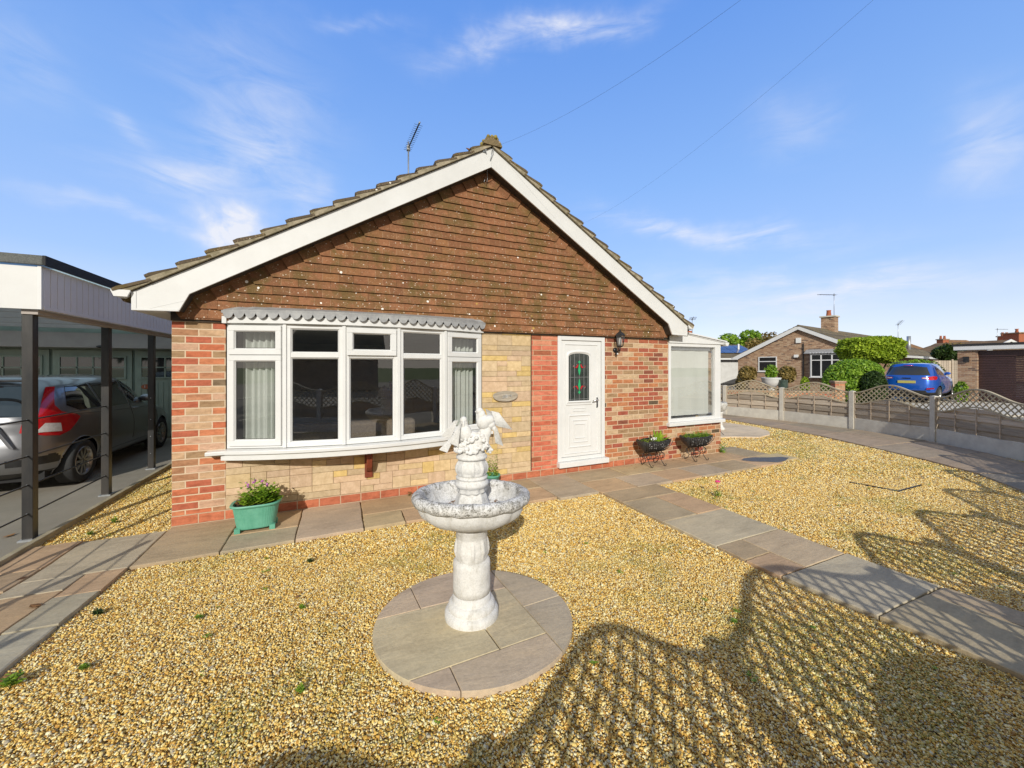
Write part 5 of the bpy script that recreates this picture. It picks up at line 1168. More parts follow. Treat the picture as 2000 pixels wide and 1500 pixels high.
m=MB(); m.lathe(pr,128,fn=lambda r,z,q:(r-.010*(max(0,sin(PI*min(max((z-.385)/.115,0),1)))**.5)*(1 if abs(((q*9/(2*PI))%1)-.5)<.36 else 0)) if .385<z<.50 else r,col=(.15,.15,.15)); m.build('fluted_capital',M['stonew'],bb)
def sc(r,z,q):
    k=max(0,min(1,(z-.56)/.04))*max(0,min(1,(.72-z)/.06)); return r*(1+.045*k*(abs(sin(10*q/2))**.7-.6))
m=MB(); m.lathe([(.06,.560),(.13,.564),(.20,.578),(.265,.603),(.307,.634),(.324,.665),(.329,.69),(.330,.705)],160,fn=sc,col=(.1,.1,.1),cap=False); bo=m.build('basin',M['stonew'],bb); TI=Matrix.Translation((0,0,.79))@Matrix.Rotation(R(-4.8),4,'X')@Matrix.Translation((0,0,-.765)); bo.matrix_local=TI
rng=random.Random(2)
def rimr(r,z,q): return r
m=MB(); tor=[]; NB=160; nt_=20; vs=[];fs=[]
for k in range(NB):
    q=2*PI*k/NB; tw=q*14; sw=.0045*abs(sin(tw/2))-.002
    for j in range(nt_):
        a=2*PI*j/nt_; rr=.034+sw+.002*noise.noise(Vector((cos(q)*9,sin(q)*9,a*2))); R0=.335
        # leaf pattern diagonals: ridge offset around the tube
        rr+=.003*max(0,sin(tw+a*1.2))
        vs.append(((R0+rr*cos(a))*cos(q),(R0+rr*cos(a))*sin(q),.735+rr*1.0*sin(a)))
for k in range(NB):
    for j in range(nt_): fs.append((k*nt_+j,((k+1)%NB)*nt_+j,((k+1)%NB)*nt_+(j+1)%nt_,k*nt_+(j+1)%nt_))
m.add(vs,fs,(1,1,1),0,True); m.build('rim',M['stonew'],bo)
m=MB(); m.lathe([(.305,.755),(.297,.725),(.290,.69),(.265,.655),(.20,.64),(.05,.635)],80,cap=False,col=(.45,.45,.45)); m.build('bowl_lining',M['stonew'],bo)
m=MB(); rg=random.Random(8)
for i in range(130):
    a=rg.uniform(0,6.28); r=rg.uniform(.14,.235); leaf_dead(m,r*cos(a),r*sin(a),.675-r*sin(a)*.084+rg.uniform(0,.01),rg.uniform(.008,.018),rg)
m.build('leaf_litter',M['dead'],bb)
# inner pedestal
m=MB(); m.lathe([(.128,.64),(.130,.665),(.127,.675),(.116,.70),(.104,.735),(.096,.765),(.086,.785),(.083,.80)],8,col=(.3,.3,.3),smooth=False); m.build('inner_base',M['stonew'],bb,bevel=.004)
m=MB(); m.lathe([(.082,.785),(.092,.80),(.085,.815),(.098,.825),(.107,.838),(.107,.850),(.098,.862),(.090,.868),(.092,.873),(.1,.878),(.1,.886),(.085,.893)],64,fn=lambda r,z,q:r*(1+.05*sin(q*10)) if z<.82 else r,col=(.15,.15,.15)); m.build('collar',M['stonew'],bb)
m=MB(); pr=[(.078,.886)]+[(.080+.026*sin(PI*min(t*1.05,1))**.7,.890+.105*t) for t in [i/14 for i in range(15)]]+[(.090,.998),(.098,1.004),(.098,1.016),(.088,1.021),(.085,1.035)]
m.lathe(pr,120,fn=lambda r,z,q:(r-.008) if (.905<z<.982 and abs(((q*9/(2*PI))%1)-.5)<.36) else r,col=(.15,.15,.15)); m.build('fluted_urn',M['stonew'],bb)
m=MB(); rg=random.Random(11)
m.ball((0,0,1.06),(.085,.07,.05),24); m.ball((.02,0,1.11),(.06,.05,.06),20); m.ball((.075,.0,1.16),(.028,.025,.05),14); m.ball((-.035,0,1.13),(.03,.03,.04),14)
for i in range(75):
    a=rg.uniform(0,6.28); t=rg.random(); r=(.115-.055*t); c=(r*cos(a)+.02*t,r*.8*sin(a),1.045+.105*t); s=rg.uniform(.010,.020)
    m.ball(c,(s,s,s*.8),8)
    if i%3==0:
        for q in range(5): b=q*2*PI/5; m.ball((c[0]+s*.9*cos(b),c[1]-.3*s,c[2]+s*.9*sin(b)),(s*.5,s*.35,s*.5),6)
fm=m.build('flower_mound',M['stonew'],bb)
md=fm.modifiers.new('r','REMESH'); md.mode='VOXEL'; md.voxel_size=.0035; md.use_smooth_shade=True
def wing(m,pts,y0,y1,curl=.012,th=.006,n=10):
    """feathered blade: pts=[root-top, shoulder, tip, trailing] outline in x,z"""
    P=[Vector((p[0],0,p[1])) for p in pts]; N=len(P); c=sum(P,Vector())/N
    a,b=P[0],P[N//2]
    nf=7
    for i in range(nf):      # overlapping feather strips
        t0=i/nf; t1=(i+1.5)/nf
        lead=[P[0].lerp(P[1],t) for t in (t0,min(t1,1))]; tr=[P[3].lerp(P[2],t) for t in (t0,min(t1,1))]
        Q=[lead[0],lead[1],tr[1]+(tr[1]-lead[1])*.05,tr[0]]; K_=10
        for j in range(K_):
            u0,u1=j/K_,(j+1)/K_
            A,B,Cc,D=Q[0].lerp(Q[3],u0),Q[1].lerp(Q[2],u0),Q[1].lerp(Q[2],u1),Q[0].lerp(Q[3],u1)
            yy=lambda u,t:y0+(y1-y0)*u-curl*4*u*(1-u)-.006*t-i*.0022
            vs=[(A.x,yy(u0,0),A.z),(B.x,yy(u0,1),B.z),(Cc.x,yy(u1,1),Cc.z),(D.x,yy(u1,0),D.z)]; vs+= [(v[0],v[1]+th,v[2]) for v in vs]
            m.add(vs,[(0,1,2,3),(7,6,5,4),(0,4,5,1),(1,5,6,2),(2,6,7,3),(3,7,4,0)],(.18,.18,.18))
def bird(label,body,extra_balls,wings,tail):
    m=MB()
    for c,r,rot in body+extra_balls:
        m.ball(c,r,20,M=Matrix.Rotation(R(rot),3,'Y').to_4x4(),col=(.2,.2,.2))
    o=m.build('dove',M['stonew'],bb); o['label']=label; md=o.modifiers.new('r','REMESH'); md.mode='VOXEL'; md.voxel_size=.003; md.use_smooth_shade=True; sm=o.modifiers.new('s','SMOOTH'); sm.iterations=4; sm.factor=.6
    for pts,y0,y1,cl in wings:
        m=MB(); wing(m,pts,y0,y1,cl); w=m.build('wing',M['stonew'],o,bevel=.001)
    m=MB(); wing(m,tail[0],tail[1],tail[2],.004,.009); m.build('tail',M['stonew'],o,bevel=.001)
    m=MB(); 
    return o
zo=-.044   # heights below were measured from the paving
def Z(z): return z+zo
bird('dove facing left with raised wing and head held up',
 [((.075,-.005,Z(1.272)),(.046,.038,.048),20),((.105,.0,Z(1.282)),(.045,.034,.032),-15),((.062,-.005,Z(1.315)),(.026,.024,.034),10),((.050,-.005,Z(1.343)),(.024,.021,.022),0),((.125,0,Z(1.255)),(.03,.024,.022),-40)],
 [((.028,-.005,Z(1.336)),(.010,.006,.005),15),((.095,0,Z(1.21)),(.030,.026,.05),0),((.085,0,Z(1.17)),(.028,.025,.05),0),((.14,.0,Z(1.235)),(.016,.014,.03),-30)],
 [([(.125,Z(1.345)),(.175,Z(1.335)),(.255,Z(1.235)),(.155,Z(1.255))],-.02,-.035,.014),([(.085,Z(1.352)),(.125,Z(1.335)),(.150,Z(1.27)),(.10,Z(1.28))],.03,.035,-.01)],
 ([(.137,Z(1.24)),(.163,Z(1.235)),(.200,Z(1.125)),(.150,Z(1.140))],-.006,.004))
bird('dove with head tucked down and wings hanging to the left',
 [((-.040,-.01,Z(1.205)),(.042,.040,.058),-8),((-.048,-.005,Z(1.255)),(.026,.026,.035),0),((-.052,-.008,Z(1.285)),(.023,.022,.024),0),((-.075,.0,Z(1.20)),(.035,.03,.04),25)],
 [((-.047,-.034,Z(1.262)),(.008,.010,.022),0),((-.043,-.036,Z(1.240)),(.005,.006,.010),0),((-.032,0,Z(1.155)),(.026,.022,.03),0)],
 [([(-.070,Z(1.275)),(-.060,Z(1.272)),(-.075,Z(1.132)),(-.135,Z(1.155))],-.035,-.055,.008),([(-.115,Z(1.278)),(-.085,Z(1.283)),(-.135,Z(1.165)),(-.200,Z(1.178))],.02,.03,.006)],
 ([(-.140,Z(1.165)),(-.118,Z(1.150)),(-.150,Z(1.085)),(-.205,Z(1.100))],-.004,-.012))
# ================================================================= POTS AND PLANTERS
def gpot(): 
    p=W_(0.83,-.33); return p
pot=thing('green_planter','green plastic planter with leafy plants standing on the path by the brick pier','planter',(.80,-.40,.0))
def ov(rx,ry,z,n=48,rib=0):
    out=[]
    for k in range(n):
        a=2*PI*k/n; c,s_=cos(a),sin(a); e=2/3.2; out.append((rx*math.copysign(abs(c)**e,c)*(1+rib*(k%2)),ry*math.copysign(abs(s_)**e,s_)*(1+rib*(k%2)),z))
    return out
def loft(m,rings,col=(1,1,1),smooth=False,cap=True):
    vs=[v for r in rings for v in r]; n=len(rings[0]); fs=[(i*n+k,i*n+(k+1)%n,(i+1)*n+(k+1)%n,(i+1)*n+k) for i in range(len(rings)-1) for k in range(n)]
    if cap: fs.append(list(range(n))[::-1])
    m.add(vs,fs,col,0,smooth)
m=MB(); loft(m,[ov(.185,.125,.03,96,.006),ov(.19,.13,.04,96,.008),ov(.225,.155,.235,96,.008),ov(.228,.158,.245,96),ov(.25,.175,.25,96),ov(.255,.18,.262,96),ov(.25,.175,.272,96),ov(.225,.152,.268,96),ov(.215,.145,.22,96)],smooth=False)
for sx_ in (-1,1):
    for sy in (-1,1): m.prism([(sx_*.17+a,sy*.09+b) for a,b in ((-.028,-.028),(.028,-.028),(.028,.028),(-.028,.028))],-.002,.045)
m.build('tub',M['greenpot'],pot)
m=MB(); loft(m,[ov(.21,.14,.235)],cap=False); m.add(ov(.215,.145,.245),[list(range(48))]); m.build('compost',M['soil'],pot)
m=MB(); rg=random.Random(5)
for i in range(105): 
    a=rg.uniform(0,6.28); r=rg.random()**.5; sprig(m,(.03+.19*r*cos(a),.13*r*sin(a),.24),rg.uniform(.10,.25)*(1.15-.35*r),rg.randint(5,8),rg.uniform(.065,.10),rg,.45)
m.build('foliage',M['leaf'],pot)
m=MB()
for i in range(22): a=rg.uniform(0,6.28); sprig(m,(-.13+.06*cos(a),.04*sin(a),.24),rg.uniform(.05,.10),5,.045,rg,.5)
m.build('rusty_foliage',M['dead'],pot)
m=MB(); hd=[]
for x,y,h in ((-.10,.02,.47),(-.03,.03,.50),(.05,.04,.47),(.10,.03,.43),(-.07,-.02,.45)): m.tube([(x*.6,y,.24),(x*.9,y,.24+(h-.24)*.6),(x,y,h)],.003,5); hd.append((x,y,h))
m.build('stem',M['stemg'],pot); m=MB()
for (x,y,h) in hd:
    for q in range(7): m.ball((x+rg.uniform(-.014,.014),y+rg.uniform(-.014,.014),h-rg.uniform(0,.05)),rg.uniform(.004,.011),6)
m.build('flower',M['purple'],pot); pot.scale=(.86,.86,1.0)
sp_=gnd(967,937); spot=thing('small_green_pot','small green pot with a wispy plant against the stone wall behind the bird bath','flower pot',(3.46,-.14,.0))
m=MB(); m.lathe([(.07,.0),(.10,.14),(.108,.145),(.108,.16),(.095,.16),(.09,.13)],32,cap=True); m.build('pot',M['greenpot'],spot)
m=MB(); rg=random.Random(6)
for i in range(26): a=rg.uniform(0,6.28); sprig(m,(.06*cos(a),.06*sin(a),.13),rg.uniform(.06,.34),9,.035,rg,.25)
m.build('foliage',M['leaf'],spot)
def basket_planter(loc,label,seed,L=.27,wide=.13,spikes=True):
    t=thing('basket_planter',label,'planter',loc,R(0),'black planters on scroll stands below the side window'); rg=random.Random(seed)
    m=MB(); n=40; rings=[]
    for j in range(9):
        a=PI/2*j/8; k=sin(a) if j else .05
        kx=.55+.45*k; rings.append([(L*kx*math.copysign(abs(cos(q))**.6,cos(q))+rg.uniform(-.003,.003),wide*k**.7*math.copysign(abs(sin(q))**.7,sin(q)),.42-.19*(1-j/8)**1.0*1.0+ (0 if j<8 else 0)+rg.uniform(-.002,.002)) for q in [2*PI*i/n for i in range(n)]])
    loft(m,rings,smooth=True); 
    rim=[(L*math.copysign(abs(cos(q))**.6,cos(q)),wide*math.copysign(abs(sin(q))**.7,sin(q)),.42+.008*sin(q*9)) for q in [2*PI*i/48 for i in range(49)]]; m.tube(rim,.009,6)
    for i in range(-6,7):   # ribs of the basket
        x=L*.9*i/6; y0=-wide; m.tube([(x,-wide*1.01,.42),(x*.9,-wide*.93,.36),(x*.75,-wide*.62,.285),(x*.65,-wide*.2,.235)],.005,5)
    bk=m.build('basket',M['basket'],t)
    m=MB()
    for i in range(34): x=rg.uniform(-L*.85,L*.85); z=rg.uniform(.29,.40); y=-wide*(.70+.3*((z-.28)/.14))-.012; m.ball((x,y,z),(rg.uniform(.002,.005),.003,rg.uniform(.002,.009)),5)
    m.build('flaked_liner',M['fleck'],bk)
    m=MB(); m.add([(L*.95*math.copysign(abs(cos(q))**.6,cos(q)),wide*.95*math.copysign(abs(sin(q))**.7,sin(q)),.40) for q in [2*PI*i/32 for i in range(32)]],[list(range(32))]); m.build('compost',M['soil'],t)
    m=MB()
    for x in (-.14,.14):
        for s in (-1,1):
            sc_=[]; 
            for q in range(15): a=q*.5; r=.035*(1-q/18); sc_.append((x,s*(.115+r*cos(a)-.03),.03+r*sin(a)))
            m.tube([(x,s*.02,.24),(x,s*.07,.20),(x,s*.06,.14),(x,s*.02,.11),(x,s*.05,.06),(x,s*.10,.015),(x,s*.13,.02),(x,s*.135,.045),(x,s*.12,.05)],.006,6)
            m.tube([(x+.05*cos(a),s*.05,.17+.045*sin(a)) for a in [PI*2*q/14 for q in range(15)]],.005,5)
    m.tube([(-.14,0,.115),(.14,0,.115)],.006,6); m.tube([(-.15,.0,.235),(.15,0,.235)],.006,6)
    m.build('scroll_stand',M['black'],t)
    m=MB()
    if spikes:
        for i in range(26): a=rg.uniform(0,6.28); sprig(m,(rg.uniform(-L*.8,L*.7),rg.uniform(-.08,.08),.40),rg.uniform(.03,.06),5,.04,rg,.6)
        for i in range(22):
            a=rg.uniform(-.5,1.2); b=Vector((.08+rg.uniform(-.05,.06),rg.uniform(-.04,.04),.40)); d=Vector((sin(a)*.8,rg.uniform(-.4,.4),cos(a)*.8)).normalized(); ln=rg.uniform(.12,.22); sd=Vector((.012,.0,-.004)); k=rg.uniform(.4,1)
            m.add([b-sd,b+d*ln*.5-sd*1.6,b+d*ln,b+d*ln*.5+sd*1.6,b+sd],[(0,1,2,3,4)],(k,k,k))
    else:
        for i in range(110): sprig(m,(rg.uniform(-L*.85,L*.85),rg.uniform(-.09,.09),.40),rg.uniform(.05,.12),7,.035,rg,.5)
        for i in range(25): sprig(m,(L*.9+rg.uniform(-.02,.04),rg.uniform(-.08,.08),.40),rg.uniform(.02,.05),5,.035,rg,1.6)
    m.build('foliage',M['leaf'],t)
    if spikes:
        m=MB(); [m.ball((-.02+rg.uniform(-.035,.035),rg.uniform(-.06,.0),.45+rg.uniform(-.02,.02)),rg.uniform(.006,.013),6) for _ in range(22)]; m.build('flower',M['white'],t)
    return t
basket_planter((6.26,-.24,0),'black basket planter with spiky leaves and white flowers nearer the front door',21,.31,.145)
basket_planter((7.22,-.26,0),'black basket planter full of fresh green foliage under the side porch window',22,.32,.145,False)
# ================================================================= THE STREET BEYOND
def kk(px,d,z=0): return K((px-1000)/740*d,d,z)
def local_box(par,name,mat,*b,**k):
    m=MB(); m.box(*b); return m.build(name,mat,par,**k)
nb=thing('brick_gable_bungalow','brown brick bungalow with white barge boards, chimney and bow window across the road','bungalow',(29.56,14.55,0),R(-80.4)); W8=7.94; EV,AP=2.42,4.37; NL=17.5
m=MB(); m.prism([(0,0),(W8,0),(W8,EV),(W8/2,AP-.12),(0,EV)],.0,.25,'y'); m.build('wall',M['brickN'],nb)
m=MB(); m.box(W8-.25,W8,.25,NL+4,0,EV); m.box(0,.25,.25,NL+4,0,EV); m.build('wall',M['brickNy'],nb)
rg=random.Random(3); m=MB(); sl=(AP-EV)/(W8/2)
for s in (0,1):
    P=lambda p:(W8-p[0],p[1]) if s else p
    for k in range(15):
        a,b=-.35+k*(W8/2+.35)/15,-.35+(k+1)*(W8/2+.35)/15; kk_=rg.uniform(.75,1.25); za,zb=EV+a*sl+.06,EV+b*sl+.06
        hip=lambda x:(NL+5-(x+.35)*1.3)
        q=[P((a,za)),P((a,za+.05)),P((b,zb+.02)),P((b,zb))]; y1a,y1b=hip(a),hip(b)
        vs=[(p[0],-.22,p[1]) for p in q]+[(p[0],(y1a if i in(0,1) else y1b),p[1]) for i,p in enumerate(q)]
        m.add(vs,[(0,1,2,3),(7,6,5,4),(0,4,5,1),(1,5,6,2),(2,6,7,3),(3,7,4,0)],(kk_,)*3)
m.add([(-.35,NL+5,EV-.1),(W8+.35,NL+5,EV-.1),(W8/2,NL,AP+.05)],[(0,1,2)]); m.prism([(W8/2-.12,AP+.0),(W8/2+.12,AP+.0),(W8/2,AP+.13)],-.22,NL,'y')
nroof=m.build('roof',M['roofn'],nb)
for s in (0,1):
    P=lambda p:(W8-p[0],p[1]) if s else p
    m=MB(); m.prism([P(p) for p in [(-.4,EV-.24),(-.4,EV-.12),(W8/2,AP+.06),(W8/2,AP-.20),(.05,EV-.24)]],-.2,-.17,'y'); m.build('barge_board',M['upvc'],nb)
    m=MB(); X=P((-.38,0))[0]; m.box(min(X,X+.05),max(X,X+.05),-.2,NL+4.8,EV-.2,EV-.05); m.build('gutter',M['upvc'],nb)
def nwin(par,x0,x1,z0,z1,y=-.02,cols=1,tr=None):
    m=MB(); ring(m,x0,x1,z0,z1,.06,y-.03,y+.04,Matrix())
    for k in range(1,cols): q=x0+(x1-x0)*k/cols; m.box(q-.035,q+.035,y-.03,y+.03,z0,z1)
    if tr: m.box(x0,x1,y-.028,y+.03,tr-.03,tr+.03)
    m.box(x0-.06,x1+.06,y-.08,y,z0-.05,z0); w=m.build('window',M['upvc'],par); m=MB(); m.box(x0+.05,x1-.05,y-.0,y+.01,z0+.05,z1-.05); m.build('pane',M['carglass'],w); return w
nwin(nb,1.45,2.65,1.28,2.35,tr=2.0)
wb=nwin(nb,4.75,7.0,.95,2.45,-.35,4,2.05); m=MB(); m.box(4.70,4.78,-.33,0,.9,2.5); m.box(6.98,7.06,-.33,0,.9,2.5); m.build('bay_side',M['upvc'],wb)
m=MB(); m.prism([(-.5,2.5),(0,2.78),(0,2.5)],4.4,7.2,'x'); m.build('canopy',M['lead'],nb)
m=MB()
for q in range(14): m.ball((4.75+q*.165,-.42,2.5),(.08,.02,.06),8)
m.build('scalloped_valance',M['upvc'],nb)
local_box(nb,'alarm_box',M['white'],3.82,4.10,-.09,0,3.25,3.6); local_box(nb,'vent_box',M['white'],3.72,3.95,-.14,0,2.26,2.45); local_box(nb,'downpipe',M['black'],4.20,4.26,-.06,0,.1,3.2)
m=MB(); m.box(W8/2-.42,W8/2+.42,5.4,6.2,3.9,5.42); ch=m.build('chimney',M['brickN'],nb); m=MB(); m.box(W8/2-.5,W8/2+.5,5.3,6.3,5.42,5.52); m.build('chimney_cap',M['concrete'],ch)
m=MB(); m.lathe([(.15,5.52),(.16,5.6),(.13,5.9),(.16,5.95),(.14,5.98)],16,o=(W8/2-.05,5.8,0)); m.build('chimney_pot',M['terra'],ch)
m=MB(); m.tube([(W8-1.1,14,2.6),(W8-1.1,14,4.15)],.13,12); m.build('flue_pipe',M['steel'],nb)
for k,xx in enumerate((10.9,12.4)): local_box(nb,'wall_vent',M['white'],W8,W8+.12,xx,xx+.55,1.9,2.2)
p=kk(1629,29.3,5.5); yagi('tv_aerial','aerial on a tall thin mast on the brown brick bungalow chimney',p,1.8,1.5,(-.9,.3,0),0,12,.35,r=.02)
p=kk(1754,34,3.9); yagi('tv_aerial','faint aerial rising behind the brown bungalow roof, left of the flue pipe',p,1.6,1.4,(-.8,-.5,0),R(12),10,.35,r=.018)
p=kk(1352,21,3.3); yagi('tv_aerial','dark aerial just right of the tiled roof eaves, over the side porch',p,1.0,.9,(-.6,-.6,0),R(4),9,.35,r=.014)
db=thing('distant_house','roof and red chimney peeping over the side porch','house',kk(1352,24),-YAW); local_box(db,'wall',M['brickN'],-2,1.2,0,5,0,2.6)
m=MB(); m.prism([(-2.3,2.6),(1.5,2.6),(-.3,3.45)],-.2,5,'y',col=(1,1,1)); m.build('roof',M['roofn'],db); local_box(db,'chimney',M['terra'],-.22,.22,.5,1,3.2,3.95)
# white rendered bungalow with solar roof
wbx=thing('white_bungalow','white rendered bungalow with a blue solar panel roof behind the side porch','bungalow',kk(1425,36),-YAW)
local_box(wbx,'wall',M['render'],-3.2,3.2,0,6,0,2.45); m=MB(); m.prism([(-.4,2.42),(4,3.95),(8,2.42)],-3.6,3.4,'x'); 
wr_=m.build('roof',M['roofn'],wbx)
m=MB()
for i in range(6):
    for j in range(2):
        x0=-3.0+i*1.02; y0=.9+j*1.25; y1=y0+1.18; z=lambda y:2.52+(y+.4)*.3477; m.add([(x0,y0,z(y0)),(x0+.98,y0,z(y0)),(x0+.98,y1,z(y1)),(x0,y1,z(y1))],[(0,1,2,3)])
m.build('solar_panel',M['solar'],wbx); local_box(wbx,'gutter',M['upvc'],-3.6,3.4,-.5,-.38,2.28,2.42); local_box(wbx,'soil_pipe',M['white'],2.0,2.14,2.0,2.14,3.0,3.9)
# brick garage with roller door
A=kk(1870,18.2); B_=A+Vector(((.43*CA-.9*SA),(-.43*SA-.9*CA),0)).normalized()*5.6
gg=thing('brick_garage','flat roofed brick garage with a dark brown roller door at the right edge','garage',A,math.atan2((B_-A).y,(B_-A).x))
m=MB(); m.box(0,.62,0,5.5,0,2.38); m.box(5.0,5.6,0,5.5,0,2.38); m.box(.62,5,.3,5.5,2.2,2.38); m.build('wall',M['brickN'],gg)
m=MB(); z=.03
while z<2.1: m.prism([(.16,z),(.145,z+.035),(.16,z+.07),(.2,z+.07),(.2,z)],.62,5.0,'x'); z+=.075
m.build('roller_door',M['shutter'],gg); local_box(gg,'shutter_box',M['shutter'],.62,5.0,.12,.3,2.1,2.38)
local_box(gg,'fascia',M['upvc'],-.1,5.7,-.12,-.08,2.42,2.60); local_box(gg,'flat_roof',M['dfelt'],-.15,5.75,-.14,5.6,2.60,2.70); local_box(gg,'soffit',M['upvc'],-.1,5.7,-.08,.12,2.40,2.42); local_box(gg,'wall_light',M['black'],.2,.38,-.1,0,1.85,2.1)
m=MB(); m.ball((2.6,-.2,2.55),(.14,.1,.1),12); m.build('security_light',M['steel'],gg)
m=MB(); dv=[kk(1640,14.8),kk(2150,12),kk(2300,17),kk(1870,24),kk(1700,26)]; m.prism([(p.x,p.y) for p in dv],-.07,.0) 
if True: struct(m.build('neighbour_drive',M['concrete']),'pale concrete drive in front of the brick garage')
gf=thing('timber_gate','grey timber side gate between the brown bungalow and the garage','gate',kk(1853,24.5),-YAW); m=MB()
for i in range(12): m.box(-1.0+i*.17,-1.0+i*.17+.155,0,.03,0,2.02+.0*i,col=(random.uniform(.7,1.3),)*3)
m.build('boards',M['wood'],gf); local_box(gf,'post',M['wood'],.15,.25,-.05,.0,0,2.1)
# distant roofs on the right
for (px,d,w,h,e,lab,hip) in ((1925,48,9,4.9,3.2,'brown tiled roof far off beyond the garage, its ridge highest',1),(1965,40,7,4.2,3.1,'far bungalow with a white barge board over the garage roof',0),(1818,52,5,4.6,3.0,'far grey brown roof tip between the bungalow and garage',1),(1978,44,8,4.5,3,'dark tiled roof at the far right under the tall red chimney',1)):
    t=thing('distant_house',lab,'house',kk(px,d),-YAW+R(8)); local_box(t,'wall',M['brickN'],-w/2+.3,w/2-.3,0,6,0,e)
    m=MB()
    if hip: m.add([(-w/2,-.3,e),(w/2,-.3,e),(w/2,6,e),(-w/2,6,e),(-w/6,2.8,h+.3),(w/6,2.8,h+.3)],[(0,1,5,4),(1,2,5),(2,3,4,5),(3,0,4)],(1.6,1.1,.8))
    else: m.prism([(-w/2,e),(w/2,e),(0,h+.25)],-.3,6,'y',col=(1.3,1,.8))
    m.build('roof',M['roofn'],t)
    if not hip: 
        for s in (-1,1): m=MB(); m.prism([(s*w/2,e-.15),(s*w/2,e+.05),(0,h+.3),(0,h+.05)],-.4,-.32,'y'); m.build('barge_board',M['upvc'],t)
for (px,y0,y1,d,w,l) in ((1841,676,664,50,.75,'small red chimney stack between the bungalow and garage'),(1962,664,658,46,.8,'twin pot chimney over the garage roof'),(1986,672,652,42,1.35,'tall brick chimney with a red pot at the far right')):
    b=at(px,716,d); t=thing('chimney_stack',l,'chimney',kk(px,d,2.4),-YAW); zt=at(px,y1,d).z-2.4; local_box(t,'stack',M['terra'],-w/2,w/2,-w/2,w/2,0,zt); local_box(t,'cap',M['brickN'],-w*.6,w*.6,-w*.6,w*.6,zt,zt+.12)
    for s in ((-.25,.25) if w<1 else (0,)): m=MB(); m.lathe([(.13,zt+.12),(.14,zt+.2),(.10,zt+.45),(.17 if w>1 else .12,zt+.55)],12,o=(s,0,0)); m.build('pot',M['terra'],t)
yagi('tv_aerial','thin aerial above the garage roof toward the right edge',kk(1948,44,4.2),1.9,1.5,(.9,-.3,0),0,10,.35,r=.02)
# ---- trimmed shrubs and garden pieces across the road
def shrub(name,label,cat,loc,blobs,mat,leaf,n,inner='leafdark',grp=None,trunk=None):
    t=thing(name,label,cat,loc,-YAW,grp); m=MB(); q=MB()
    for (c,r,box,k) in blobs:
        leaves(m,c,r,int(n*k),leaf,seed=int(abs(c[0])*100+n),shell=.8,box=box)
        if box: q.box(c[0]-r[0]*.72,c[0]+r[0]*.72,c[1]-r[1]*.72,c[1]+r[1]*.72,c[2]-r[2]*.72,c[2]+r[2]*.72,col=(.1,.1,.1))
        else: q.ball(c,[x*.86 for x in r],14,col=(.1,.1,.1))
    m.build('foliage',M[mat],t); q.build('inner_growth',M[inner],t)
    if trunk: 
        m=MB(); [m.tube([(0,0,0),*tr],[.08]+[.04]*len(tr),7) for tr in trunk]; m.build('trunk',M['bark'],t)
    return t
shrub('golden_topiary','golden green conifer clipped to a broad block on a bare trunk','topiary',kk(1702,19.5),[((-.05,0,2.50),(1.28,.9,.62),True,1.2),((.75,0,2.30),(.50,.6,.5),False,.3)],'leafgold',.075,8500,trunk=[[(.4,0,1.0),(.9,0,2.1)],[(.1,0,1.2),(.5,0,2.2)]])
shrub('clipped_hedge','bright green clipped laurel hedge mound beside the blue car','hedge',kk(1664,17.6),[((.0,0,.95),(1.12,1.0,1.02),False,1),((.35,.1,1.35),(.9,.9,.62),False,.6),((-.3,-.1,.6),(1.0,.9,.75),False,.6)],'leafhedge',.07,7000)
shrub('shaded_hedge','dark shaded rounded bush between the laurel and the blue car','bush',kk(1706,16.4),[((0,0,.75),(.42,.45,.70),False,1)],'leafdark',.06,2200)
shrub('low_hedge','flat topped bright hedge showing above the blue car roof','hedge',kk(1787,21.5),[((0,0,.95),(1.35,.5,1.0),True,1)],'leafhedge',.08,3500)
shrub('small_conifer','little golden conifer at the left of the brown bungalow','conifer',kk(1446,17),[((0,0,.85),(.19,.19,.42),False,1)],'leafautumn',.05,700)
shrub('small_conifer','little golden conifer beside the downpipe of the brown bungalow','conifer',kk(1572,17),[((0,0,.75),(.17,.17,.42),False,1)],'leafgold',.05,600)
shrub('standard_tree','small round headed yellow green tree on a thin stem, left of the white urn','small tree',kk(1460,15.8),[((0,0,1.32),(.32,.3,.33),False,1)],'leafautumn',.08,520,trunk=[[(0,0,1.1),(.03,0,1.3)]])
shrub('standard_tree','loose yellow green bush standing just right of the white urn','small tree',kk(1537,15.8),[((0,0,1.30),(.30,.3,.35),False,1)],'leafautumn',.08,520,trunk=[[(0,0,1.0),(.02,0,1.2)]])
shrub('yucca','dark spiky plant rising behind the garage gate','plant',kk(1852,27),[((0,0,2.6),(.95,.6,.5),False,1)],'leafdark',.2,700,trunk=[[(0,0,1.5),(0,0,2.4)]])
shrub('climbing_plant','green climber on the corner of the brick garage','plant',kk(1877,17.4),[((0,0,.45),(.28,.2,.5),False,1)],'leaf',.06,500)
u=thing('white_urn','large white fluted bowl urn with a dark leafy shrub behind the fence','urn',kk(1506,15.5)); m=MB(); m.lathe([(.2,0),(.2,.5),(.12,.6),(.12,.78),(.16,.80),(.26,.9),(.32,1.02),(.345,1.15),(.36,1.17),(.33,1.18)],40,fn=lambda r,z,q:r*(1+.03*sin(q*20)) if .8<z<1.14 else r); m.build('bowl',M['upvc_barge'],u); m=MB(); leaves(m,(0,0,1.42),(.22,.22,.3),700,.06,seed=3); m.build('foliage',M['leafhedge'],u)
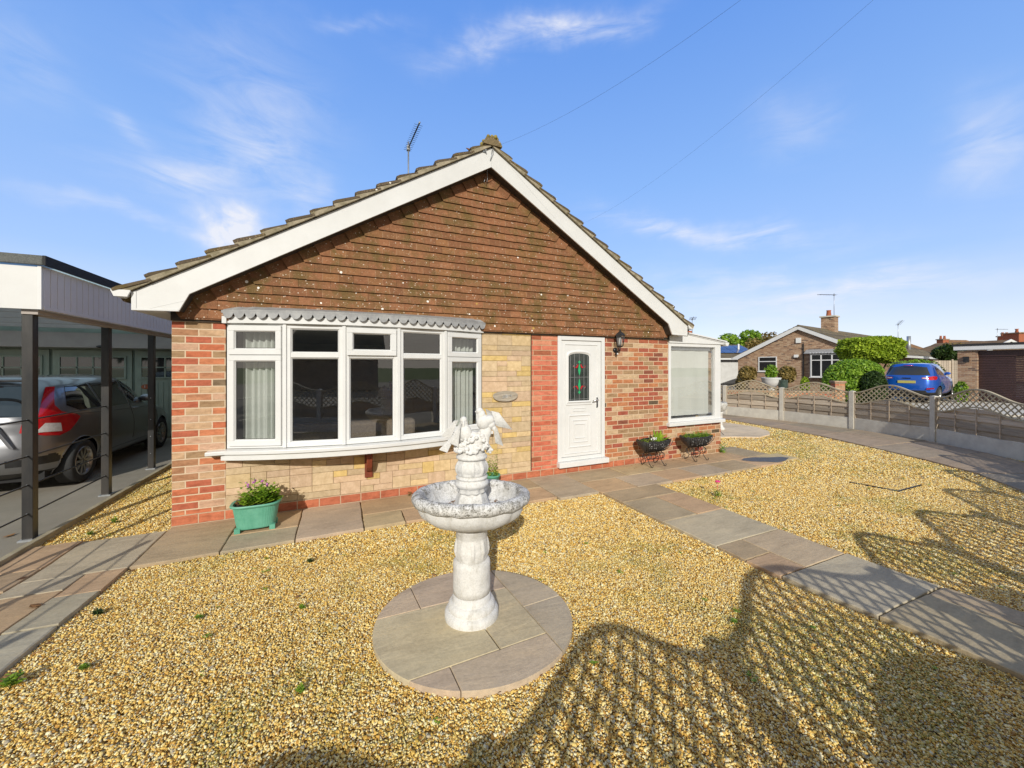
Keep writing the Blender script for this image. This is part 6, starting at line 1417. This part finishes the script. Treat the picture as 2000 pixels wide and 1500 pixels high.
gz=thing('glazed_pot','dark green glazed pot beside the white urn','flower pot',kk(1529,15.2)); m=MB(); m.lathe([(.16,0),(.16,.55),(.13,.7),(.17,.9),(.17,1.08),(.18,1.1),(.15,1.1)],24); m.build('pot',pm('glaze',(.03,.05,.04),(.06,.09,.07),10,.15,0,coat=1),gz)
bw_=thing('brick_garden_wall','low red brick garden wall ending in a pillar across the road','wall',kk(1420,15)); WO=kk(1420,15)
a,b=kk(1420,15.5),kk(1636,14.6); dvec=(b-a); ang=math.atan2(dvec.y,dvec.x); Lw=dvec.length; bw_.location=a; bw_.rotation_euler=(0,0,ang)
local_box(bw_,'wall',M['brickC'],0,Lw,-.1,.1,0,.62); local_box(bw_,'coping',M['brickN'],0,Lw,-.13,.13,.62,.68); local_box(bw_,'pillar',M['brickC'],Lw-.16,Lw+.16,-.16,.16,0,1.0); local_box(bw_,'pillar_cap',M['brickN'],Lw-.19,Lw+.19,-.19,.19,1.0,1.08)
# ---- far trees
def tree(name,label,px,d,w,h,z0,mat,n,seed,leaf=.3):
    t=thing(name,label,'tree',kk(px,d),-YAW,'trees far behind the houses'); rg=random.Random(seed); m=MB()
    for i in range(9):
        c=(rg.uniform(-.6,.6)*w,rg.uniform(-.4,.4)*w,z0+(h-z0)*rg.uniform(.25,.85)); leaves(m,c,(w*.42,w*.42,(h-z0)*.28),n//9,leaf,seed=seed*10+i,shell=.4)
    m.build('crown',M[mat],t); m=MB(); m.tube([(0,0,0),(.1,0,z0),(0,0,h*.8)],[.3,.22,.08],8)
    for i in range(5): a=rg.uniform(0,6.28); m.tube([(0,0,z0*.9),(w*.4*cos(a),w*.3*sin(a),z0+(h-z0)*.5)],[.12,.04],6)
    m.build('trunk',M['bark'],t); return t
tree('pine_tree','dense dark green tree behind the solar roof',1448,62,3.6,7.2,3,'leafhedge',4200,1)
tree('poplar_tree','yellowing autumn tree just right of the dark green one',1478,58,1.6,6.2,2.5,'leafautumn',1300,2,.22)
tree('poplar_tree','slim pointed autumn tree nearest the bungalow barge board',1508,60,2.2,6.9,2.5,'leafautumn',1800,3,.22)
tree('poplar_tree','small grey green pointed tree between the two autumn trees',1494,64,1.0,5.9,2.5,'leafdark',700,4,.2)
tree('garden_tree','yellow green tree foliage at the right end of the brown bungalow',1866,33,1.2,3.6,1.5,'leafautumn',900,5,.14)
# ---- overhead wires
def wire(a,b,sag,label):
    m=MB(); P=[a.lerp(b,i/24)+Vector((0,0,-sag*4*(i/24)*(1-i/24))) for i in range(25)]; m.tube(P,.0009,5); o=m.build('overhead_wire',M['black']); tag(o,label,'wire','overhead wires')
wire(Vector((AX+.05,-.2,4.60)),at(1460,-10,2.9),.12,'thin telephone wire running up to the right from the roof apex')
wire(at(1140,436,9.5),at(1712,-6,3.2),.2,'overhead wire climbing from behind the right roof slope to the top of the picture')
# house and tree behind the camera: the windows mirror them
ob=thing('opposite_bungalow','brick bungalow across the close, seen mirrored in the bow window','bungalow',(-3,-24,0)); m=MB(); m.box(-7,7,-6,0,0,2.6); m.build('wall',M['brickN'],ob); m=MB(); m.prism([(-6.5,2.5),(.5,2.5),(-3,5.0)],-7.5,7.5,'x'); m.build('roof',M['roofn'],ob)
ot=thing('garden_tree','broad dark tree across the close, seen mirrored in the bow window','tree',(-10,-17,0)); m=MB(); rg=random.Random(77)
for i in range(12): leaves(m,(rg.uniform(-2,2),rg.uniform(-1.5,1.5),rg.uniform(2.5,6)),(1.5,1.5,1.1),380,.16,seed=i,shell=.3)
m.build('crown',M['leafdark'],ot); m=MB(); m.tube([(0,0,0),(.1,0,2),(0,0,5)],[.25,.2,.08]); m.build('trunk',M['bark'],ot)
# ================================================================= LIGHT, SKY, CAMERA
SE=26.5; SAZ=25.0      # shadows fall SAZ degrees to the right of +Y
sd=Vector((sin(R(SAZ))*cos(R(SE)),cos(R(SAZ))*cos(R(SE)),-sin(R(SE))))
su=bpy.data.lights.new('sun','SUN'); su.energy=3.85; su.angle=R(.5); su.color=(1,.965,.89); so_=bpy.data.objects.new('sun',su); COL.objects.link(so_); so_.rotation_euler=sd.to_track_quat('-Z','Y').to_euler()
wd=bpy.data.worlds.new('World'); SC.world=wd; wd.use_nodes=True; t=wd.node_tree; t.nodes.clear()
class WN: pass
N=WN(); N.t=t
def wn(ty,**kw):
    x=t.nodes.new(ty)
    for k,v in kw.items(): x.inputs[k.replace('__',' ')].default_value=v
    return x
sk=wn('ShaderNodeTexSky'); sk.sky_type='NISHITA'; sk.sun_disc=False; sk.sun_elevation=R(SE); sk.sun_rotation=R(180+SAZ); sk.air_density=1.0; sk.dust_density=.6; sk.ozone_density=2.0
tc=wn('ShaderNodeTexCoord'); sp=wn('ShaderNodeSeparateXYZ'); t.links.new(tc.outputs['Generated'],sp.inputs[0])
V_=lambda a,b,op,c=False: val(t,a,b,op,c)
az=V_(sp.outputs[0],sp.outputs[1],'ARCTAN2'); el=V_(sp.outputs[2],None,'ARCSINE')
def azel(px,py):
    v=at(px,py,1.0)-Vector(EYE); v.normalize(); return math.atan2(v.x,v.y),math.asin(v.z)
cv=wn('ShaderNodeCombineXYZ'); t.links.new(az,cv.inputs[0]); t.links.new(el,cv.inputs[1])
def wnoise(scale,sc=(1,1,1),rot=0,detail=7,rough=.6,dist=0.,off=(0,0,0)):
    mp=wn('ShaderNodeMapping'); mp.inputs['Scale'].default_value=sc; mp.inputs['Rotation'].default_value=(0,0,rot); mp.inputs['Location'].default_value=off; t.links.new(cv.outputs[0],mp.inputs[0]); n=wn('ShaderNodeTexNoise',Scale=scale,Detail=detail,Roughness=rough,Distortion=dist); t.links.new(mp.outputs[0],n.inputs['Vector']); return n.outputs['Fac']
# warp the cloud coordinates a little so that no edge is an ellipse
w1=wnoise(3.0,detail=5,off=(3,1,0)); w2=wnoise(3.0,detail=5,off=(7,9,0))
azw=V_(az,V_(V_(w1,.5,'SUBTRACT'),.28,'MULTIPLY'),'ADD'); elw=V_(el,V_(V_(w2,.5,'SUBTRACT'),.20,'MULTIPLY'),'ADD')
def cloud(p0,p1,minor,strength,nf):
    a0,e0=azel(*p0); a1,e1=azel(*p1); ca_,ce_=(a0+a1)/2,(e0+e1)/2; L=math.hypot(a1-a0,e1-e0)/2; th=math.atan2(e1-e0,a1-a0); mn=minor/740*.8
    dx=V_(azw,ca_,'SUBTRACT'); dy=V_(elw,ce_,'SUBTRACT'); u=V_(V_(dx,cos(th),'MULTIPLY'),V_(dy,sin(th),'MULTIPLY'),'ADD'); v=V_(V_(dy,cos(th),'MULTIPLY'),V_(dx,sin(th),'MULTIPLY'),'SUBTRACT')
    q=V_(V_(V_(u,L,'DIVIDE'),2,'POWER'),V_(V_(v,mn,'DIVIDE'),2,'POWER'),'ADD'); g=V_(2.71828,V_(q,-1.0,'MULTIPLY'),'POWER'); return V_(V_(g,strength,'MULTIPLY'),nf,'MULTIPLY')
def nramp(f,a,b): return V_(V_(V_(f,a,'SUBTRACT'),1/(b-a),'MULTIPLY',True),1,'MULTIPLY')
nA=nramp(wnoise(5,(1,3.2,1),R(-25),8,.62,.8),.34,.72); nB=nramp(wnoise(6,(1,5,1),R(12),8,.62,.6,(4,2,0)),.32,.70); nC=nramp(wnoise(9,(1,1.6,1),R(-20),8,.6,.5,(1,6,0)),.22,.58)
cl=[cloud((410,432),(520,448),46,1.9,nC),cloud((230,330),(480,330),34,.75,nB),cloud((440,230),(560,370),50,.55,nA),cloud((560,360),(640,410),40,.55,nA),cloud((330,120),(620,260),110,.32,nA),cloud((900,95),(1230,15),24,.95,nB),cloud((60,375),(420,460),12,.55,nB),cloud((170,190),(280,280),20,.45,nA),cloud((1190,425),(1600,470),22,.75,nB),cloud((1480,545),(1950,560),22,.85,nB),cloud((1880,210),(1960,360),45,.6,nA),cloud((1500,200),(1600,300),45,.35,nA),cloud((1250,560),(1700,600),50,.5,nB),cloud((620,40),(800,30),14,.35,nB),cloud((0,0),(20,200),50,.3,nA),cloud((-900,200),(-300,300),160,.8,nA),cloud((2300,250),(3200,350),160,.8,nA),
 ]
s_=cl[0]
for c in cl[1:]: s_=V_(s_,c,'ADD')
# clouds behind the viewpoint too (mirrored in the panes)
bk=V_(V_(V_(sp.outputs[1],-1,'MULTIPLY'),.25,'SUBTRACT'),2.0,'MULTIPLY',True); s_=V_(s_,V_(V_(nA,.6,'MULTIPLY'),bk,'MULTIPLY'),'ADD',True)
G_S=1/.14
fr_=ramp(t,V_(el,R(60),'DIVIDE'),[(0,(.84,.84,.90)),(.05,(.76,.78,.89)),(.11,(.58,.66,.89)),(.2,(.37,.54,.915)),(.40,(.25,.455,.90)),(.70,(.135,.325,.84)),(1,(.11,.28,.74))])
rr_=ramp(t,V_(el,R(75),'DIVIDE'),[(0,(.70,.64,.56)),(.2,(.54,.52,.50)),(.6,(.36,.37,.39)),(1,(.24,.27,.31))])  # unseen rear sky: tones invented to set the ambient light on the facade
nis=mixc(t,1.0,sk.outputs[0],(2.0,2.3,2.5),'MULTIPLY')
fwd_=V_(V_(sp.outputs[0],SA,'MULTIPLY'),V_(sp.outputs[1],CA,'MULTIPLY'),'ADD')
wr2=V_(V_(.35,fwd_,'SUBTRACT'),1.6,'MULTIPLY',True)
sc_=lambda c,k:mixc(t,1.0,c,(k,k,k),'MULTIPLY')
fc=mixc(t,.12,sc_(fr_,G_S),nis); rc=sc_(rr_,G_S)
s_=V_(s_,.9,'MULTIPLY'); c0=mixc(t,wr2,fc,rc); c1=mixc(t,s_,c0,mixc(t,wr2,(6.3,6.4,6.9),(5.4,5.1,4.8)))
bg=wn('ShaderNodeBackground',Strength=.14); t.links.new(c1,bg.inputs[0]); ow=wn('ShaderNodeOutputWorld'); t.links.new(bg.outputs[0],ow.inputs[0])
cd=bpy.data.cameras.new('camera'); cam=bpy.data.objects.new('camera',cd); COL.objects.link(cam); cam.location=EYE; cam.rotation_euler=(R(90),0,-YAW); cd.sensor_width=36; cd.lens=36*740/2000; cd.shift_y=-(750-716)/2000; cd.clip_start=.05; cd.clip_end=2000; SC.camera=cam
SC.view_settings.view_transform='Standard'; SC.view_settings.look='None'; SC.view_settings.exposure=0
